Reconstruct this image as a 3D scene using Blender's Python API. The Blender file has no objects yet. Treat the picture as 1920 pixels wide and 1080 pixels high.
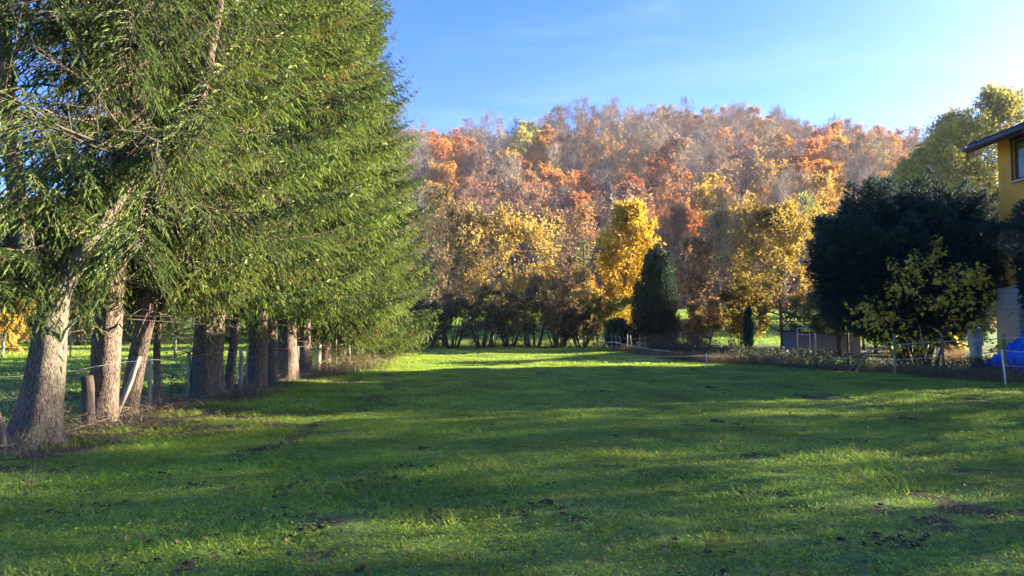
import bpy, math, random
import numpy as np
from mathutils import Vector, Matrix

# ------------------------------------------------------------------ camera, sky, sun, exposure
SC = bpy.context.scene
COL = SC.collection
EYE = 1.6
FPX = 1350.0                     # focal length in photo pixels (1920 wide)
HZ = 612.0                       # row of the horizon in the photo
PITCH = math.atan((HZ - 540) / FPX)
cam_d = bpy.data.cameras.new("camera")
cam = bpy.data.objects.new("camera", cam_d)
COL.objects.link(cam)
cam.location = (0, 0, EYE)
cam.rotation_euler = (math.pi / 2 + PITCH, 0, 0)
cam_d.sensor_width = 36.0
cam_d.lens = 36.0 * FPX / 1920.0
cam_d.clip_start = 0.05
cam_d.clip_end = 3000
SC.camera = cam

SUN_AZ, SUN_EL = 73.0, 17.0      # degrees clockwise from the view axis, and above the horizon
SUN = Vector((math.sin(math.radians(SUN_AZ)) * math.cos(math.radians(SUN_EL)),
              math.cos(math.radians(SUN_AZ)) * math.cos(math.radians(SUN_EL)),
              math.sin(math.radians(SUN_EL))))
sun_d = bpy.data.lights.new("sun", 'SUN')
sun_d.energy = 5.0
sun_d.angle = math.radians(0.53)
sun_d.color = (1.0, 0.86, 0.66)
sun = bpy.data.objects.new("sun", sun_d)
COL.objects.link(sun)
sun.location = (60, 30, 40)
sun.rotation_euler = (-SUN).to_track_quat('-Z', 'Y').to_euler()

W = bpy.data.worlds.new("World")
SC.world = W
W.use_nodes = True
nt = W.node_tree
nt.nodes.clear()
wo = nt.nodes.new('ShaderNodeOutputWorld')
bg = nt.nodes.new('ShaderNodeBackground')
sky = nt.nodes.new('ShaderNodeTexSky')
sky.sky_type = 'NISHITA'
sky.sun_disc = False
sky.sun_elevation = math.radians(SUN_EL)
sky.sun_rotation = math.radians(SUN_AZ)
sky.altitude = 200
sky.air_density = 0.8
sky.dust_density = 1.3
sky.ozone_density = 3.0
bg.inputs['Strength'].default_value = 0.060
# thin cirrus all over the sky
tc = nt.nodes.new('ShaderNodeTexCoord')
mp = nt.nodes.new('ShaderNodeMapping')
mp.inputs['Scale'].default_value = (1.6, 3.0, 9.0)
mp.inputs['Rotation'].default_value = (0.25, 0.15, 0.5)
nz = nt.nodes.new('ShaderNodeTexNoise')
nz.inputs['Scale'].default_value = 1.7
nz.inputs['Detail'].default_value = 7
nz.inputs['Roughness'].default_value = 0.62
nz.inputs['Distortion'].default_value = 0.6
rp = nt.nodes.new('ShaderNodeMapRange')
rp.inputs['From Min'].default_value = 0.50
rp.inputs['From Max'].default_value = 0.85
rp.inputs['To Max'].default_value = 0.10
mx = nt.nodes.new('ShaderNodeMix')
mx.data_type = 'RGBA'
mx.inputs['B'].default_value = (4.0, 4.3, 4.6, 1)
nt.links.new(tc.outputs['Generated'], mp.inputs['Vector'])
nt.links.new(mp.outputs['Vector'], nz.inputs['Vector'])
nt.links.new(nz.outputs['Fac'], rp.inputs['Value'])
nt.links.new(rp.outputs['Result'], mx.inputs['Factor'])
hs_ = nt.nodes.new('ShaderNodeHueSaturation')
hs_.inputs['Saturation'].default_value = 1.42
hs_.inputs['Hue'].default_value = .522
nt.links.new(sky.outputs['Color'], hs_.inputs['Color'])
nt.links.new(hs_.outputs['Color'], mx.inputs['A'])
nt.links.new(mx.outputs['Result'], bg.inputs['Color'])
nt.links.new(bg.outputs['Background'], wo.inputs['Surface'])

SC.view_settings.view_transform = 'Standard'
SC.view_settings.look = 'None'
SC.view_settings.gamma = 1.0
SC.view_settings.use_curve_mapping = False
SC.view_settings.exposure = 3.1
SC.cycles.max_bounces = 8
SC.cycles.diffuse_bounces = 5
SC.cycles.glossy_bounces = 1
SC.cycles.transmission_bounces = 4
SC.cycles.transparent_max_bounces = 6
SC.cycles.volume_bounces = 0
SC.cycles.use_denoising = True
SC.cycles.denoiser = 'OPENIMAGEDENOISE'
SC.cycles.denoising_input_passes = 'RGB_ALBEDO_NORMAL'
SC.cycles.caustics_reflective = False
SC.cycles.caustics_refractive = False
SC.cycles.sample_clamp_indirect = 4.0

PI = math.pi
UPV = np.array([0.0, 0.0, 1.0])

# ------------------------------------------------------------------ helpers
def vnoise(x, y, scale, seed):
    r = np.random.RandomState(seed)
    g = r.rand(256, 256)
    u = np.asarray(x, float) / scale + 57.3
    v = np.asarray(y, float) / scale + 31.7
    i = np.floor(u).astype(int); j = np.floor(v).astype(int)
    fu = u - i; fv = v - j
    fu = fu * fu * (3 - 2 * fu); fv = fv * fv * (3 - 2 * fv)
    i0 = i % 256; i1 = (i + 1) % 256; j0 = j % 256; j1 = (j + 1) % 256
    return (g[i0, j0] * (1 - fu) + g[i1, j0] * fu) * (1 - fv) + (g[i0, j1] * (1 - fu) + g[i1, j1] * fu) * fv

def gh(x, y):
    """height of the field"""
    x = np.asarray(x, float); y = np.asarray(y, float)
    far = np.clip((y - 62) / 80.0, 0, 1)
    h = (vnoise(x, y, 1.1, 3) - .5) * .07 + (vnoise(x, y, 3.7, 4) - .5) * .13 + (vnoise(x, y, .42, 5) - .5) * .03
    h = h * np.clip((90 - np.abs(y)) / 40, 0.0, 1)
    # the row of spruces stands on a slight bank
    return h + 5.0 * far * far * (3 - 2 * far) + .10 * np.exp(-((x + 6.6) / 1.3) ** 2) * np.clip((60 - y) / 10, 0, 1)

RPX = [-400, 100, 400, 780, 880, 950, 1040, 1120, 1200, 1310, 1400, 1480, 1560, 1650, 1700, 1850, 2100, 2600]
RPY = [420, 320, 262, 240, 232, 238, 216, 206, 203, 204, 212, 222, 229, 244, 250, 285, 380, 520]
Y0, Y1 = 138.0, 420.0
def hill_z(x, y):
    x = np.asarray(x, float); y = np.asarray(y, float)
    px = 960 + FPX * x / np.clip(y, 150, 420)
    zr = (HZ - np.interp(px, RPX, RPY)) / FPX * Y1 + EYE - 17.5
    s = np.clip((y - Y0) / (Y1 - Y0), 0, 1)
    z = 4.6 + (zr - 4.6) * (1.12 * s - .12 * s * s * s)
    z = np.where(y > Y1, zr - (y - Y1) * .16, z)
    z = z + (vnoise(x, y, 45, 9) - .5) * 9 * np.clip((y - 140) / 40, 0, 1) + (vnoise(x, y, 14, 10) - .5) * 2.0 * np.clip((y - 140) / 40, 0, 1)
    return np.where(y < Y0, -1.5 + 6.0 * np.clip((y - 128) / 10, 0, 1), z)

def gp(px, py):
    """photo pixel on flat ground -> world x, y"""
    y = EYE * FPX / (py - HZ)
    return ((px - 960) / FPX * y, y)
def at(px, py, y):
    """photo pixel at distance y -> world point"""
    return np.array([(px - 960) / FPX * y, y, EYE + (HZ - py) / FPX * y])

def norm(v):
    v = np.asarray(v, float)
    n = np.linalg.norm(v, axis=-1, keepdims=True)
    return v / np.maximum(n, 1e-9)

class Buf:
    def __init__(s):
        s.V = []; s.T = []; s.M = []; s.A = []; s.S = []; s.n = 0
    def add(s, V, T, mat=0, tint=0.5, smooth=False):
        V = np.asarray(V, float).reshape(-1, 3); T = np.asarray(T, int).reshape(-1, 3)
        s.V.append(V); s.T.append(T + s.n); s.n += len(V)
        s.M.append(np.full(len(T), mat, np.int32)); s.S.append(np.full(len(T), smooth, bool))
        s.A.append(np.broadcast_to(np.asarray(tint, np.float32), (len(V),)).copy())
    def mesh(s, name, mats):
        me = bpy.data.meshes.new(name)
        V = np.concatenate(s.V); T = np.concatenate(s.T)
        me.vertices.add(len(V)); me.vertices.foreach_set('co', V.astype(np.float32).ravel())
        me.loops.add(T.size); me.loops.foreach_set('vertex_index', T.astype(np.int32).ravel())
        me.polygons.add(len(T)); me.polygons.foreach_set('loop_start', np.arange(0, T.size, 3, dtype=np.int32))
        me.polygons.foreach_set('material_index', np.concatenate(s.M))
        me.polygons.foreach_set('use_smooth', np.concatenate(s.S))
        a = me.attributes.new('tint', 'FLOAT', 'POINT'); a.data.foreach_set('value', np.concatenate(s.A))
        for m in mats: me.materials.append(m)
        me.update(calc_edges=True)
        return me

def tube(b, P, R, k=6, mat=0, tint=0.5, cap=False, smooth=True, rough=0.0, rng=None):
    P = np.asarray(P, float); n = len(P)
    R = np.broadcast_to(np.asarray(R, float), (n,))
    t = norm(np.gradient(P, axis=0))
    ref = np.array([0.31, 0.95, 0.05]) if abs(t[:, 2]).mean() > .6 else UPV
    u = norm(np.cross(t, ref)); v = np.cross(t, u)
    a = np.arange(k) * 2 * PI / k
    rr = R[:, None] * (1 + (rough * (rng.rand(n, k) - .5) if rough else np.zeros((n, k))))
    V = P[:, None, :] + rr[:, :, None] * (np.cos(a)[None, :, None] * u[:, None, :] + np.sin(a)[None, :, None] * v[:, None, :])
    i = np.arange(n - 1)[:, None] * k; j = np.arange(k)[None, :]; j2 = (j + 1) % k
    A = (i + j).ravel(); B = (i + j2).ravel(); C = (i + k + j2).ravel(); D = (i + k + j).ravel()
    T = np.concatenate([np.stack([A, B, C], 1), np.stack([A, C, D], 1)])
    V = V.reshape(-1, 3)
    if cap:
        V = np.concatenate([V, P[[0, -1]]])
        c0 = n * k; jj = np.arange(k); jn = (jj + 1) % k
        T = np.concatenate([T, np.stack([jn, jj, np.full(k, c0)], 1), np.stack([(n - 1) * k + jj, (n - 1) * k + jn, np.full(k, c0 + 1)], 1)])
    b.add(V, T, mat, tint, smooth)

def cones(b, P0, P1, r, mat=0, tint=0.5):
    P0 = np.asarray(P0, float); P1 = np.asarray(P1, float); n = len(P0)
    if n == 0: return
    r = np.broadcast_to(np.asarray(r, float), (n,))
    d = norm(P1 - P0)
    ref = np.where(np.abs(d[:, 2:3]) > .8, np.array([[1., 0, 0]]), np.array([[0., 0, 1]]))
    u = norm(np.cross(d, ref)); v = np.cross(d, u)
    V = np.empty((n, 4, 3))
    for q in range(3):
        a = q * 2 * PI / 3
        V[:, q] = P0 + r[:, None] * (math.cos(a) * u + math.sin(a) * v)
    V[:, 3] = P1
    base = np.arange(n)[:, None] * 4
    T = np.concatenate([base + np.array([[0, 1, 3]]), base + np.array([[1, 2, 3]]), base + np.array([[2, 0, 3]])])
    tt = tint if np.ndim(tint) == 0 else np.repeat(tint, 4)
    b.add(V.reshape(-1, 3), T, mat, tt)

def leaves(b, C, N, D, L, Wd, mat=0, tint=0.5, fold=.15):
    n = len(C)
    if n == 0: return
    D = norm(D); S = norm(np.cross(N, D)); N = np.cross(D, S)
    L = np.broadcast_to(np.asarray(L, float), (n,))[:, None]; Wd = np.broadcast_to(np.asarray(Wd, float), (n,))[:, None]
    V = np.empty((n, 4, 3))
    V[:, 0] = C; V[:, 2] = C + D * L
    V[:, 1] = C + D * L * .45 + S * Wd * .5 + N * Wd * fold
    V[:, 3] = C + D * L * .45 - S * Wd * .5 + N * Wd * fold
    base = np.arange(n)[:, None] * 4
    T = np.concatenate([base + np.array([[0, 1, 2]]), base + np.array([[0, 2, 3]])])
    tt = tint if np.ndim(tint) == 0 else np.repeat(tint, 4)
    b.add(V.reshape(-1, 3), T, mat, tt)

def shoots(b, P, D, L, mat=0, tint=0.5, nn=9, wid=.075, ln=.30, spread=.62, rng=None):
    """needle covered shoots: nn needle triangles round an axis"""
    n = len(P)
    if n == 0: return
    i = np.arange(nn); a = i * 2.39996
    x0 = i / nn * .86
    tip = np.stack([x0 + ln * .80, np.cos(a) * spread * ln, np.sin(a) * spread * ln], 1)
    tip[-1] = (1.08, 0, 0)
    b0 = np.stack([x0 - wid * .5, np.sin(a) * wid * .35, -np.cos(a) * wid * .35], 1)
    b1 = np.stack([x0 + wid * .5, -np.sin(a) * wid * .35, np.cos(a) * wid * .35], 1)
    b0[-1] = (.6, wid * .6, 0); b1[-1] = (.6, -wid * .6, 0)
    tpl = np.stack([b0, b1, tip], 1).reshape(-1, 3)
    D = norm(D)
    U = norm(np.cross(D, norm(rng.randn(n, 3)))); Wv = np.cross(D, U)
    L = np.broadcast_to(np.asarray(L, float), (n,))[:, None, None]
    V = P[:, None, :] + L * (tpl[None, :, 0:1] * D[:, None, :] + tpl[None, :, 1:2] * U[:, None, :] + tpl[None, :, 2:3] * Wv[:, None, :])
    T = np.arange(n * nn * 3).reshape(-1, 3)
    tt = tint if np.ndim(tint) == 0 else np.repeat(tint, nn * 3)
    b.add(V.reshape(-1, 3), T, mat, tt)

def fingers(b, P, D, L, mat=0, tint=.5, wid=.2, rng=None):
    """needle covered shoots seen from some metres off: three crossed slender blades each"""
    n = len(P)
    if n == 0: return
    D = norm(D); U = norm(np.cross(D, norm(rng.randn(n, 3)))); Wv = np.cross(D, U)
    L = np.broadcast_to(np.asarray(L, float), (n,))[:, None]
    V = np.empty((n, 3, 4, 3))
    for q in range(3):
        a = q * PI / 3; E = math.cos(a) * U + math.sin(a) * Wv
        f = .30 + .25 * rng.rand(n, 1); w = wid * .5 * L ** .6 * .35 ** .4 * (.75 + .5 * rng.rand(n, 1))
        V[:, q, 0] = P - D * L * .04; V[:, q, 2] = P + D * L
        V[:, q, 1] = P + D * L * f + E * w; V[:, q, 3] = P + D * L * (f + .12) - E * w
    base = np.arange(n * 3)[:, None] * 4
    T = np.concatenate([base + np.array([[0, 1, 2]]), base + np.array([[0, 2, 3]])])
    b.add(V.reshape(-1, 3), T, mat, tint if np.ndim(tint) == 0 else np.repeat(tint, 12))

def box(b, lo, hi, mat=0, tint=.5):
    x0, y0, z0 = lo; x1, y1, z1 = hi
    V = [(x0, y0, z0), (x1, y0, z0), (x1, y1, z0), (x0, y1, z0), (x0, y0, z1), (x1, y0, z1), (x1, y1, z1), (x0, y1, z1)]
    Q = [(0, 3, 2, 1), (4, 5, 6, 7), (0, 1, 5, 4), (1, 2, 6, 5), (2, 3, 7, 6), (3, 0, 4, 7)]
    b.add(V, [t for q in Q for t in ((q[0], q[1], q[2]), (q[0], q[2], q[3]))], mat, tint)

def hexa(b, bot, top, mat=0, tint=.5):
    """eight free corners: four below, four above, both counter-clockwise"""
    V = list(bot) + list(top)
    Q = [(0, 3, 2, 1), (4, 5, 6, 7), (0, 1, 5, 4), (1, 2, 6, 5), (2, 3, 7, 6), (3, 0, 4, 7)]
    b.add(V, [t for q in Q for t in ((q[0], q[1], q[2]), (q[0], q[2], q[3]))], mat, tint)

def ob(name, me, parent=None, loc=None, rot=None, scale=None):
    o = bpy.data.objects.new(name, me)
    COL.objects.link(o)
    if parent: o.parent = parent
    if loc is not None: o.location = loc
    if rot is not None: o.rotation_euler = rot
    if scale is not None: o.scale = scale if np.ndim(scale) else (scale,) * 3
    return o
def tag(o, label, cat, group=None):
    o['label'] = label; o['category'] = cat
    if group: o['group'] = group
    return o
def thing(name, label, cat, loc=(0, 0, 0), rz=0, group=None, scale=1):
    o = bpy.data.objects.new(name, None)
    COL.objects.link(o)
    o.empty_display_size = .2
    o.location = loc; o.rotation_euler = (0, 0, rz)
    o.scale = scale if np.ndim(scale) else (scale,) * 3
    return tag(o, label, cat, group)
def setting(o, kind):
    o['kind'] = kind
    return o

# ------------------------------------------------------------------ materials
def new_mat(name):
    m = bpy.data.materials.new(name); m.use_nodes = True
    n = m.node_tree; n.nodes.clear()
    out = n.nodes.new('ShaderNodeOutputMaterial')
    return m, n, out
def node(n, t, **kw):
    x = n.nodes.new(t)
    for k, v in kw.items(): setattr(x, k, v)
    return x
def noise(n, scale, detail=4, rough=.55, vec=None, dist=0):
    x = n.nodes.new('ShaderNodeTexNoise')
    x.inputs['Scale'].default_value = scale; x.inputs['Detail'].default_value = detail
    x.inputs['Roughness'].default_value = rough; x.inputs['Distortion'].default_value = dist
    if vec is not None: n.links.new(vec, x.inputs['Vector'])
    return x.outputs['Fac']
def ramp(n, fac, stops):
    x = n.nodes.new('ShaderNodeValToRGB')
    e = x.color_ramp.elements
    while len(e) > 1: e.remove(e[-1])
    e[0].position = stops[0][0]; e[0].color = (*stops[0][1], 1)
    for p, c in stops[1:]:
        q = e.new(p); q.color = (*c, 1)
    n.links.new(fac, x.inputs['Fac'])
    return x.outputs['Color']
def mixc(n, fac, a, b, mode='MIX'):
    x = n.nodes.new('ShaderNodeMix'); x.data_type = 'RGBA'; x.blend_type = mode
    for s, v in (('Factor', fac), ('A', a), ('B', b)):
        if isinstance(v, (int, float)): x.inputs[s].default_value = v
        elif isinstance(v, tuple): x.inputs[s].default_value = (*v, 1)
        else: n.links.new(v, x.inputs[s])
    return x.outputs['Result']
def maprange(n, v, a, b, c=0., d=1.):
    x = n.nodes.new('ShaderNodeMapRange')
    for k, q in (('From Min', a), ('From Max', b), ('To Min', c), ('To Max', d)): x.inputs[k].default_value = q
    n.links.new(v, x.inputs['Value'])
    return x.outputs['Result']
def math_(n, op, a, b=0.):
    x = n.nodes.new('ShaderNodeMath'); x.operation = op
    for i, v in enumerate((a, b)):
        if isinstance(v, (int, float)): x.inputs[i].default_value = v
        else: n.links.new(v, x.inputs[i])
    return x.outputs[0]
def attr(n, name):
    x = n.nodes.new('ShaderNodeAttribute'); x.attribute_name = name
    return x.outputs['Fac']
def principled(n, out, col, rough=.8, spec=.2, bump=None, bstr=.3, bdist=.02, metal=0.):
    p = n.nodes.new('ShaderNodeBsdfPrincipled')
    if isinstance(col, tuple): p.inputs['Base Color'].default_value = (*col, 1)
    else: n.links.new(col, p.inputs['Base Color'])
    p.inputs['Roughness'].default_value = rough
    p.inputs['Specular IOR Level'].default_value = spec
    p.inputs['Metallic'].default_value = metal
    if bump is not None:
        bn = n.nodes.new('ShaderNodeBump')
        bn.inputs['Strength'].default_value = bstr; bn.inputs['Distance'].default_value = bdist
        n.links.new(bump, bn.inputs['Height']); n.links.new(bn.outputs['Normal'], p.inputs['Normal'])
    if out is not None: n.links.new(p.outputs[0], out.inputs['Surface'])
    return p
def world_pos(n):
    return n.nodes.new('ShaderNodeNewGeometry').outputs['Position']

def leaf_mat(name, stops, transl=.4, use_obj=False, wscale=.35, wamt=.5, rough=.6, spec=.25, hue=.03):
    """foliage: leaf to leaf tint, slow drift over the plant, light through the leaf"""
    m, n, out = new_mat(name)
    col = ramp(n, attr(n, 'tint'), stops)
    oi = n.nodes.new('ShaderNodeObjectInfo')
    if use_obj: col = mixc(n, 1.0, col, oi.outputs['Color'], 'MULTIPLY')
    hs = n.nodes.new('ShaderNodeHueSaturation')
    n.links.new(col, hs.inputs['Color'])
    n.links.new(maprange(n, oi.outputs['Random'], 0, 1, .5 - hue, .5 + hue), hs.inputs['Hue'])
    nz = noise(n, wscale, 3, .6, world_pos(n))
    n.links.new(maprange(n, nz, .3, .7, 1 - wamt * .5, 1 + wamt * .5), hs.inputs['Value'])
    p = principled(n, None, hs.outputs['Color'], rough, spec)
    tr = n.nodes.new('ShaderNodeBsdfTranslucent')
    n.links.new(hs.outputs['Color'], tr.inputs['Color'])
    ms = n.nodes.new('ShaderNodeMixShader'); ms.inputs['Fac'].default_value = transl
    n.links.new(p.outputs[0], ms.inputs[1]); n.links.new(tr.outputs[0], ms.inputs[2])
    n.links.new(ms.outputs[0], out.inputs['Surface'])
    return m
def bark_mat(name, dark, light, scale=14, stretch=.25, moss=None, bstr=.8, bdist=.03):
    m, n, out = new_mat(name)
    tcn = n.nodes.new('ShaderNodeTexCoord'); mp = n.nodes.new('ShaderNodeMapping')
    mp.inputs['Scale'].default_value = (1, 1, stretch)
    n.links.new(tcn.outputs['Object'], mp.inputs['Vector'])
    f = noise(n, scale, 6, .65, mp.outputs['Vector'], .4)
    vo = n.nodes.new('ShaderNodeTexVoronoi'); vo.feature = 'DISTANCE_TO_EDGE'; vo.inputs['Scale'].default_value = scale * .9
    mv = n.nodes.new('ShaderNodeMixRGB'); mv.inputs['Fac'].default_value = .12
    nc = n.nodes.new('ShaderNodeTexNoise'); nc.inputs['Scale'].default_value = scale * .6
    n.links.new(mp.outputs['Vector'], nc.inputs['Vector'])
    n.links.new(mp.outputs['Vector'], mv.inputs[1]); n.links.new(nc.outputs['Color'], mv.inputs[2])
    n.links.new(mv.outputs[0], vo.inputs['Vector'])
    crack = maprange(n, vo.outputs['Distance'], 0, .12)
    h = math_(n, 'MULTIPLY', f, maprange(n, crack, 0, 1, .45, 1))
    col = ramp(n, h, [(.12, dark), (.62, light)])
    if moss:
        col = mixc(n, maprange(n, noise(n, 1.3, 4, .6, tcn.outputs['Object']), .5, .68, 0, .7), col, moss)
    principled(n, out, col, .9, .1, h, bstr, bdist)
    return m

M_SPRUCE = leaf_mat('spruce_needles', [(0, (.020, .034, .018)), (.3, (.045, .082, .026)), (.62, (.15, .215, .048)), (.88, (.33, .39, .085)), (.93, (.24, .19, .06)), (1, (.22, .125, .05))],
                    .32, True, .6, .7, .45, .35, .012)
M_YEW = leaf_mat('yew_needles', [(0, (.026, .042, .040)), (.6, (.048, .076, .066)), (1, (.075, .115, .075))], .15, False, .5, .6, .7, .12, .01)
M_THUJA = leaf_mat('thuja_scales', [(0, (.014, .024, .018)), (.6, (.032, .066, .030)), (.9, (.06, .115, .038)), (1, (.075, .045, .025))], .15, False, .5, .6, .6, .2, .01)
M_AUT = leaf_mat('autumn_leaves', [(0, (.45, .45, .45)), (.5, (.85, .85, .85)), (1, (1.15, 1.12, 1.05))], .45, True, .05, .5, .6, .2, .018)
M_HAZEL = leaf_mat('hazel_leaves', [(0, (.42, .44, .05)), (.5, (.76, .66, .08)), (.85, (.84, .70, .11)), (1, (.50, .28, .07))], .5, False, .8, .3, .45, .35, .01)
M_BRAM = leaf_mat('bramble_leaves', [(0, (.03, .045, .025)), (.7, (.055, .08, .035)), (.92, (.10, .10, .045)), (1, (.13, .08, .045))], .3, False, .5, .5, .5, .3)
M_STRAW = leaf_mat('dry_stalks', [(0, (.08, .062, .038)), (.5, (.24, .19, .11)), (1, (.45, .37, .22))], .3, False, .7, .5, .8, .1)
M_GRASS = leaf_mat('grass_blades', [(0, (.12, .185, .032)), (.45, (.26, .38, .042)), (.8, (.35, .47, .058)), (.93, (.38, .40, .10)), (1, (.46, .37, .17))], .45, False, .45, .75, .55, .3, .02)
M_BARK = bark_mat('spruce_bark', (.022, .016, .012), (.19, .142, .105), 22, .35)
M_BARKG = bark_mat('grey_bark', (.036, .030, .026), (.20, .158, .122), 26, .45, (.10, .12, .06), .9, .03)
M_TWIG = bark_mat('twig_bark', (.05, .042, .036), (.20, .165, .135), 3, .3, None, .2)
M_TWIGD = bark_mat('dark_twigs', (.026, .021, .017), (.11, .086, .066), 5, .3, None, .2)
M_WOOD = bark_mat('weathered_post', (.14, .12, .09), (.46, .40, .30), 16, .12, (.16, .19, .08), .5, .01)
M_WOODG = bark_mat('mossy_post', (.10, .105, .05), (.28, .28, .14), 16, .12, (.18, .24, .07), .5, .01)
def hill_bark():
    m, n, out = new_mat('hill_tree_bark')
    oi = n.nodes.new('ShaderNodeObjectInfo')
    col = ramp(n, oi.outputs['Random'], [(0, (.17, .145, .12)), (.5, (.26, .22, .18)), (1, (.34, .28, .215))])
    principled(n, out, col, .9, .1)
    return m
M_HBARK = hill_bark()

def plain(name, col, rough=.7, spec=.3, var=.15, scale=8, bstr=.15, bdist=.01, metal=0., stretch=(1, 1, 1)):
    m, n, out = new_mat(name)
    tcn = n.nodes.new('ShaderNodeTexCoord'); mp = n.nodes.new('ShaderNodeMapping')
    mp.inputs['Scale'].default_value = stretch
    n.links.new(tcn.outputs['Object'], mp.inputs['Vector'])
    f = noise(n, scale, 6, .65, mp.outputs['Vector'])
    c = ramp(n, f, [(.25, tuple(q * (1 - var) for q in col)), (.75, tuple(min(1, q * (1 + var)) for q in col))])
    principled(n, out, c, rough, spec, f, bstr, bdist, metal)
    return m

def ground_mat():
    m, n, out = new_mat('field_soil_and_turf')
    pos = world_pos(n)
    f1 = noise(n, 1.1, 5, .65, pos); f2 = noise(n, 9, 6, .7, pos); f3 = noise(n, 60, 3, .6, pos)
    turf = ramp(n, f2, [(.28, (.055, .070, .026)), (.45, (.10, .16, .036)), (.65, (.15, .24, .05)), (.8, (.19, .27, .06))])
    turf = mixc(n, maprange(n, f1, .35, .7, 0, .45), turf, (.075, .12, .036))
    soil = ramp(n, f2, [(.25, (.022, .018, .013)), (.55, (.070, .055, .038)), (.8, (.12, .098, .066))])
    d = math_(n, 'ADD', attr(n, 'tint'), maprange(n, f2, .3, .7, -.25, .25))
    col = mixc(n, maprange(n, d, .35, .65), turf, soil)
    h = math_(n, 'ADD', f2, math_(n, 'MULTIPLY', f3, .4))
    principled(n, out, col, .95, .1, h, .7, .05)
    return m
M_GROUND = ground_mat()
def hill_mat():
    m, n, out = new_mat('leaf_litter')
    f = noise(n, .12, 6, .7, world_pos(n))
    col = ramp(n, f, [(.25, (.06, .04, .03)), (.5, (.13, .08, .05)), (.75, (.20, .12, .065))])
    principled(n, out, col, .95, .05, f, .5, .5)
    return m
M_HILL = hill_mat()

# ------------------------------------------------------------------ ground and hill
def grid(name, xs, ys, zf, mat, tf=None):
    X, Y = np.meshgrid(xs, ys)
    Z = zf(X, Y)
    nx, ny = len(xs), len(ys)
    i = np.arange(ny - 1)[:, None] * nx; j = np.arange(nx - 1)[None, :]
    A = (i + j).ravel(); B = A + 1; C = A + nx + 1; D = A + nx
    b = Buf()
    t = tf(X, Y).ravel() if tf else .5
    b.add(np.stack([X.ravel(), Y.ravel(), Z.ravel()], 1), np.concatenate([np.stack([A, B, C], 1), np.stack([A, C, D], 1)]), 0, t, True)
    return setting(ob(name, b.mesh(name, [mat])), 'structure')

PATH = np.array([(-3.3, 8.5), (-3.15, 10.5), (-3.25, 12.2), (-2.9, 14), (-2.95, 16), (-3.1, 18), (-3.5, 20.5), (-4.0, 23), (-4.9, 27), (-6.0, 31)])
def dist_path(x, y):
    return np.abs(x - np.interp(y, PATH[:, 1], PATH[:, 0])) + np.where((y < 8.5) | (y > 31), 5, 0)
def fence_x(y):
    """line of the fence on the right"""
    return np.interp(y, [14, 19.5, 25, 28.5, 33, 38, 46, 60], [16.5, 13.5, 12.9, 9.6, 7.8, 7.0, 6.6, 6.4])
def dirt(x, y):
    n1 = vnoise(x, y, .9, 21); n2 = vnoise(x, y, 2.6, 22)
    row = np.exp(-((x + 6.4 - (n2 - .5) * 1.4) / 1.15) ** 2) * np.clip((y - 6) / 2.5, 0, 1) * np.clip((62 - y) / 6, 0, 1)
    row = row * (.55 + .75 * n1)
    near = np.exp(-(((x + 5.0) / 1.6) ** 2 + ((y - 12.2) / 1.7) ** 2)) * 1.1 + .9 * np.exp(-(((x + 5.2) / 1.5) ** 2 + ((y - 20.5) / 2.6) ** 2))
    path = .85 * np.exp(-(dist_path(x, y) / .26) ** 2) * (.35 + .9 * n1)
    clod = np.clip((vnoise(x, y, .30, 23) - .70) * 6, 0, 1) * np.clip((vnoise(x, y, 2.4, 24) - .38) * 4, 0, 1) * (y < 40)
    clod = np.maximum(clod, np.clip((vnoise(x, y, .16, 26) - .78) * 7, 0, 1) * (y < 16) * .8)
    fx = .85 * np.exp(-((x - fence_x(y) - .5) / .55) ** 2) * (y > 12) * (y < 60)
    beyond = .5 * ((x > fence_x(y) + .3) & (y > 14) & (y < 62))
    return np.clip(np.maximum.reduce([row, near * (.35 + n1 * .8), path, clod * .9, fx, beyond]), 0, 1)

xs = np.concatenate([[-650, -420, -250, -150, -100, -70, -50], np.arange(-40, -12, .8), np.arange(-12, 12, .12), np.arange(12, 16, .2), np.arange(16, 40, .8), [45, 60, 85, 130, 200, 330, 480, 650]])
ys = np.concatenate([[-300, -150, -70, -30, -12, -5], np.arange(-2, 3, .5), np.arange(3, 16, .12), np.arange(16, 26, .2), np.arange(26, 66, .5), np.arange(66, 141, 3.0)])
grid('ground', xs, ys, gh, M_GROUND, dirt)
hx = np.concatenate([[-700, -550], np.arange(-400, 420, 8.0), [550, 700]]); hy = np.concatenate([np.arange(128, 470, 6.0), [500, 560, 650, 800]])
grid('hill', hx, hy, hill_z, M_HILL)

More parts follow.
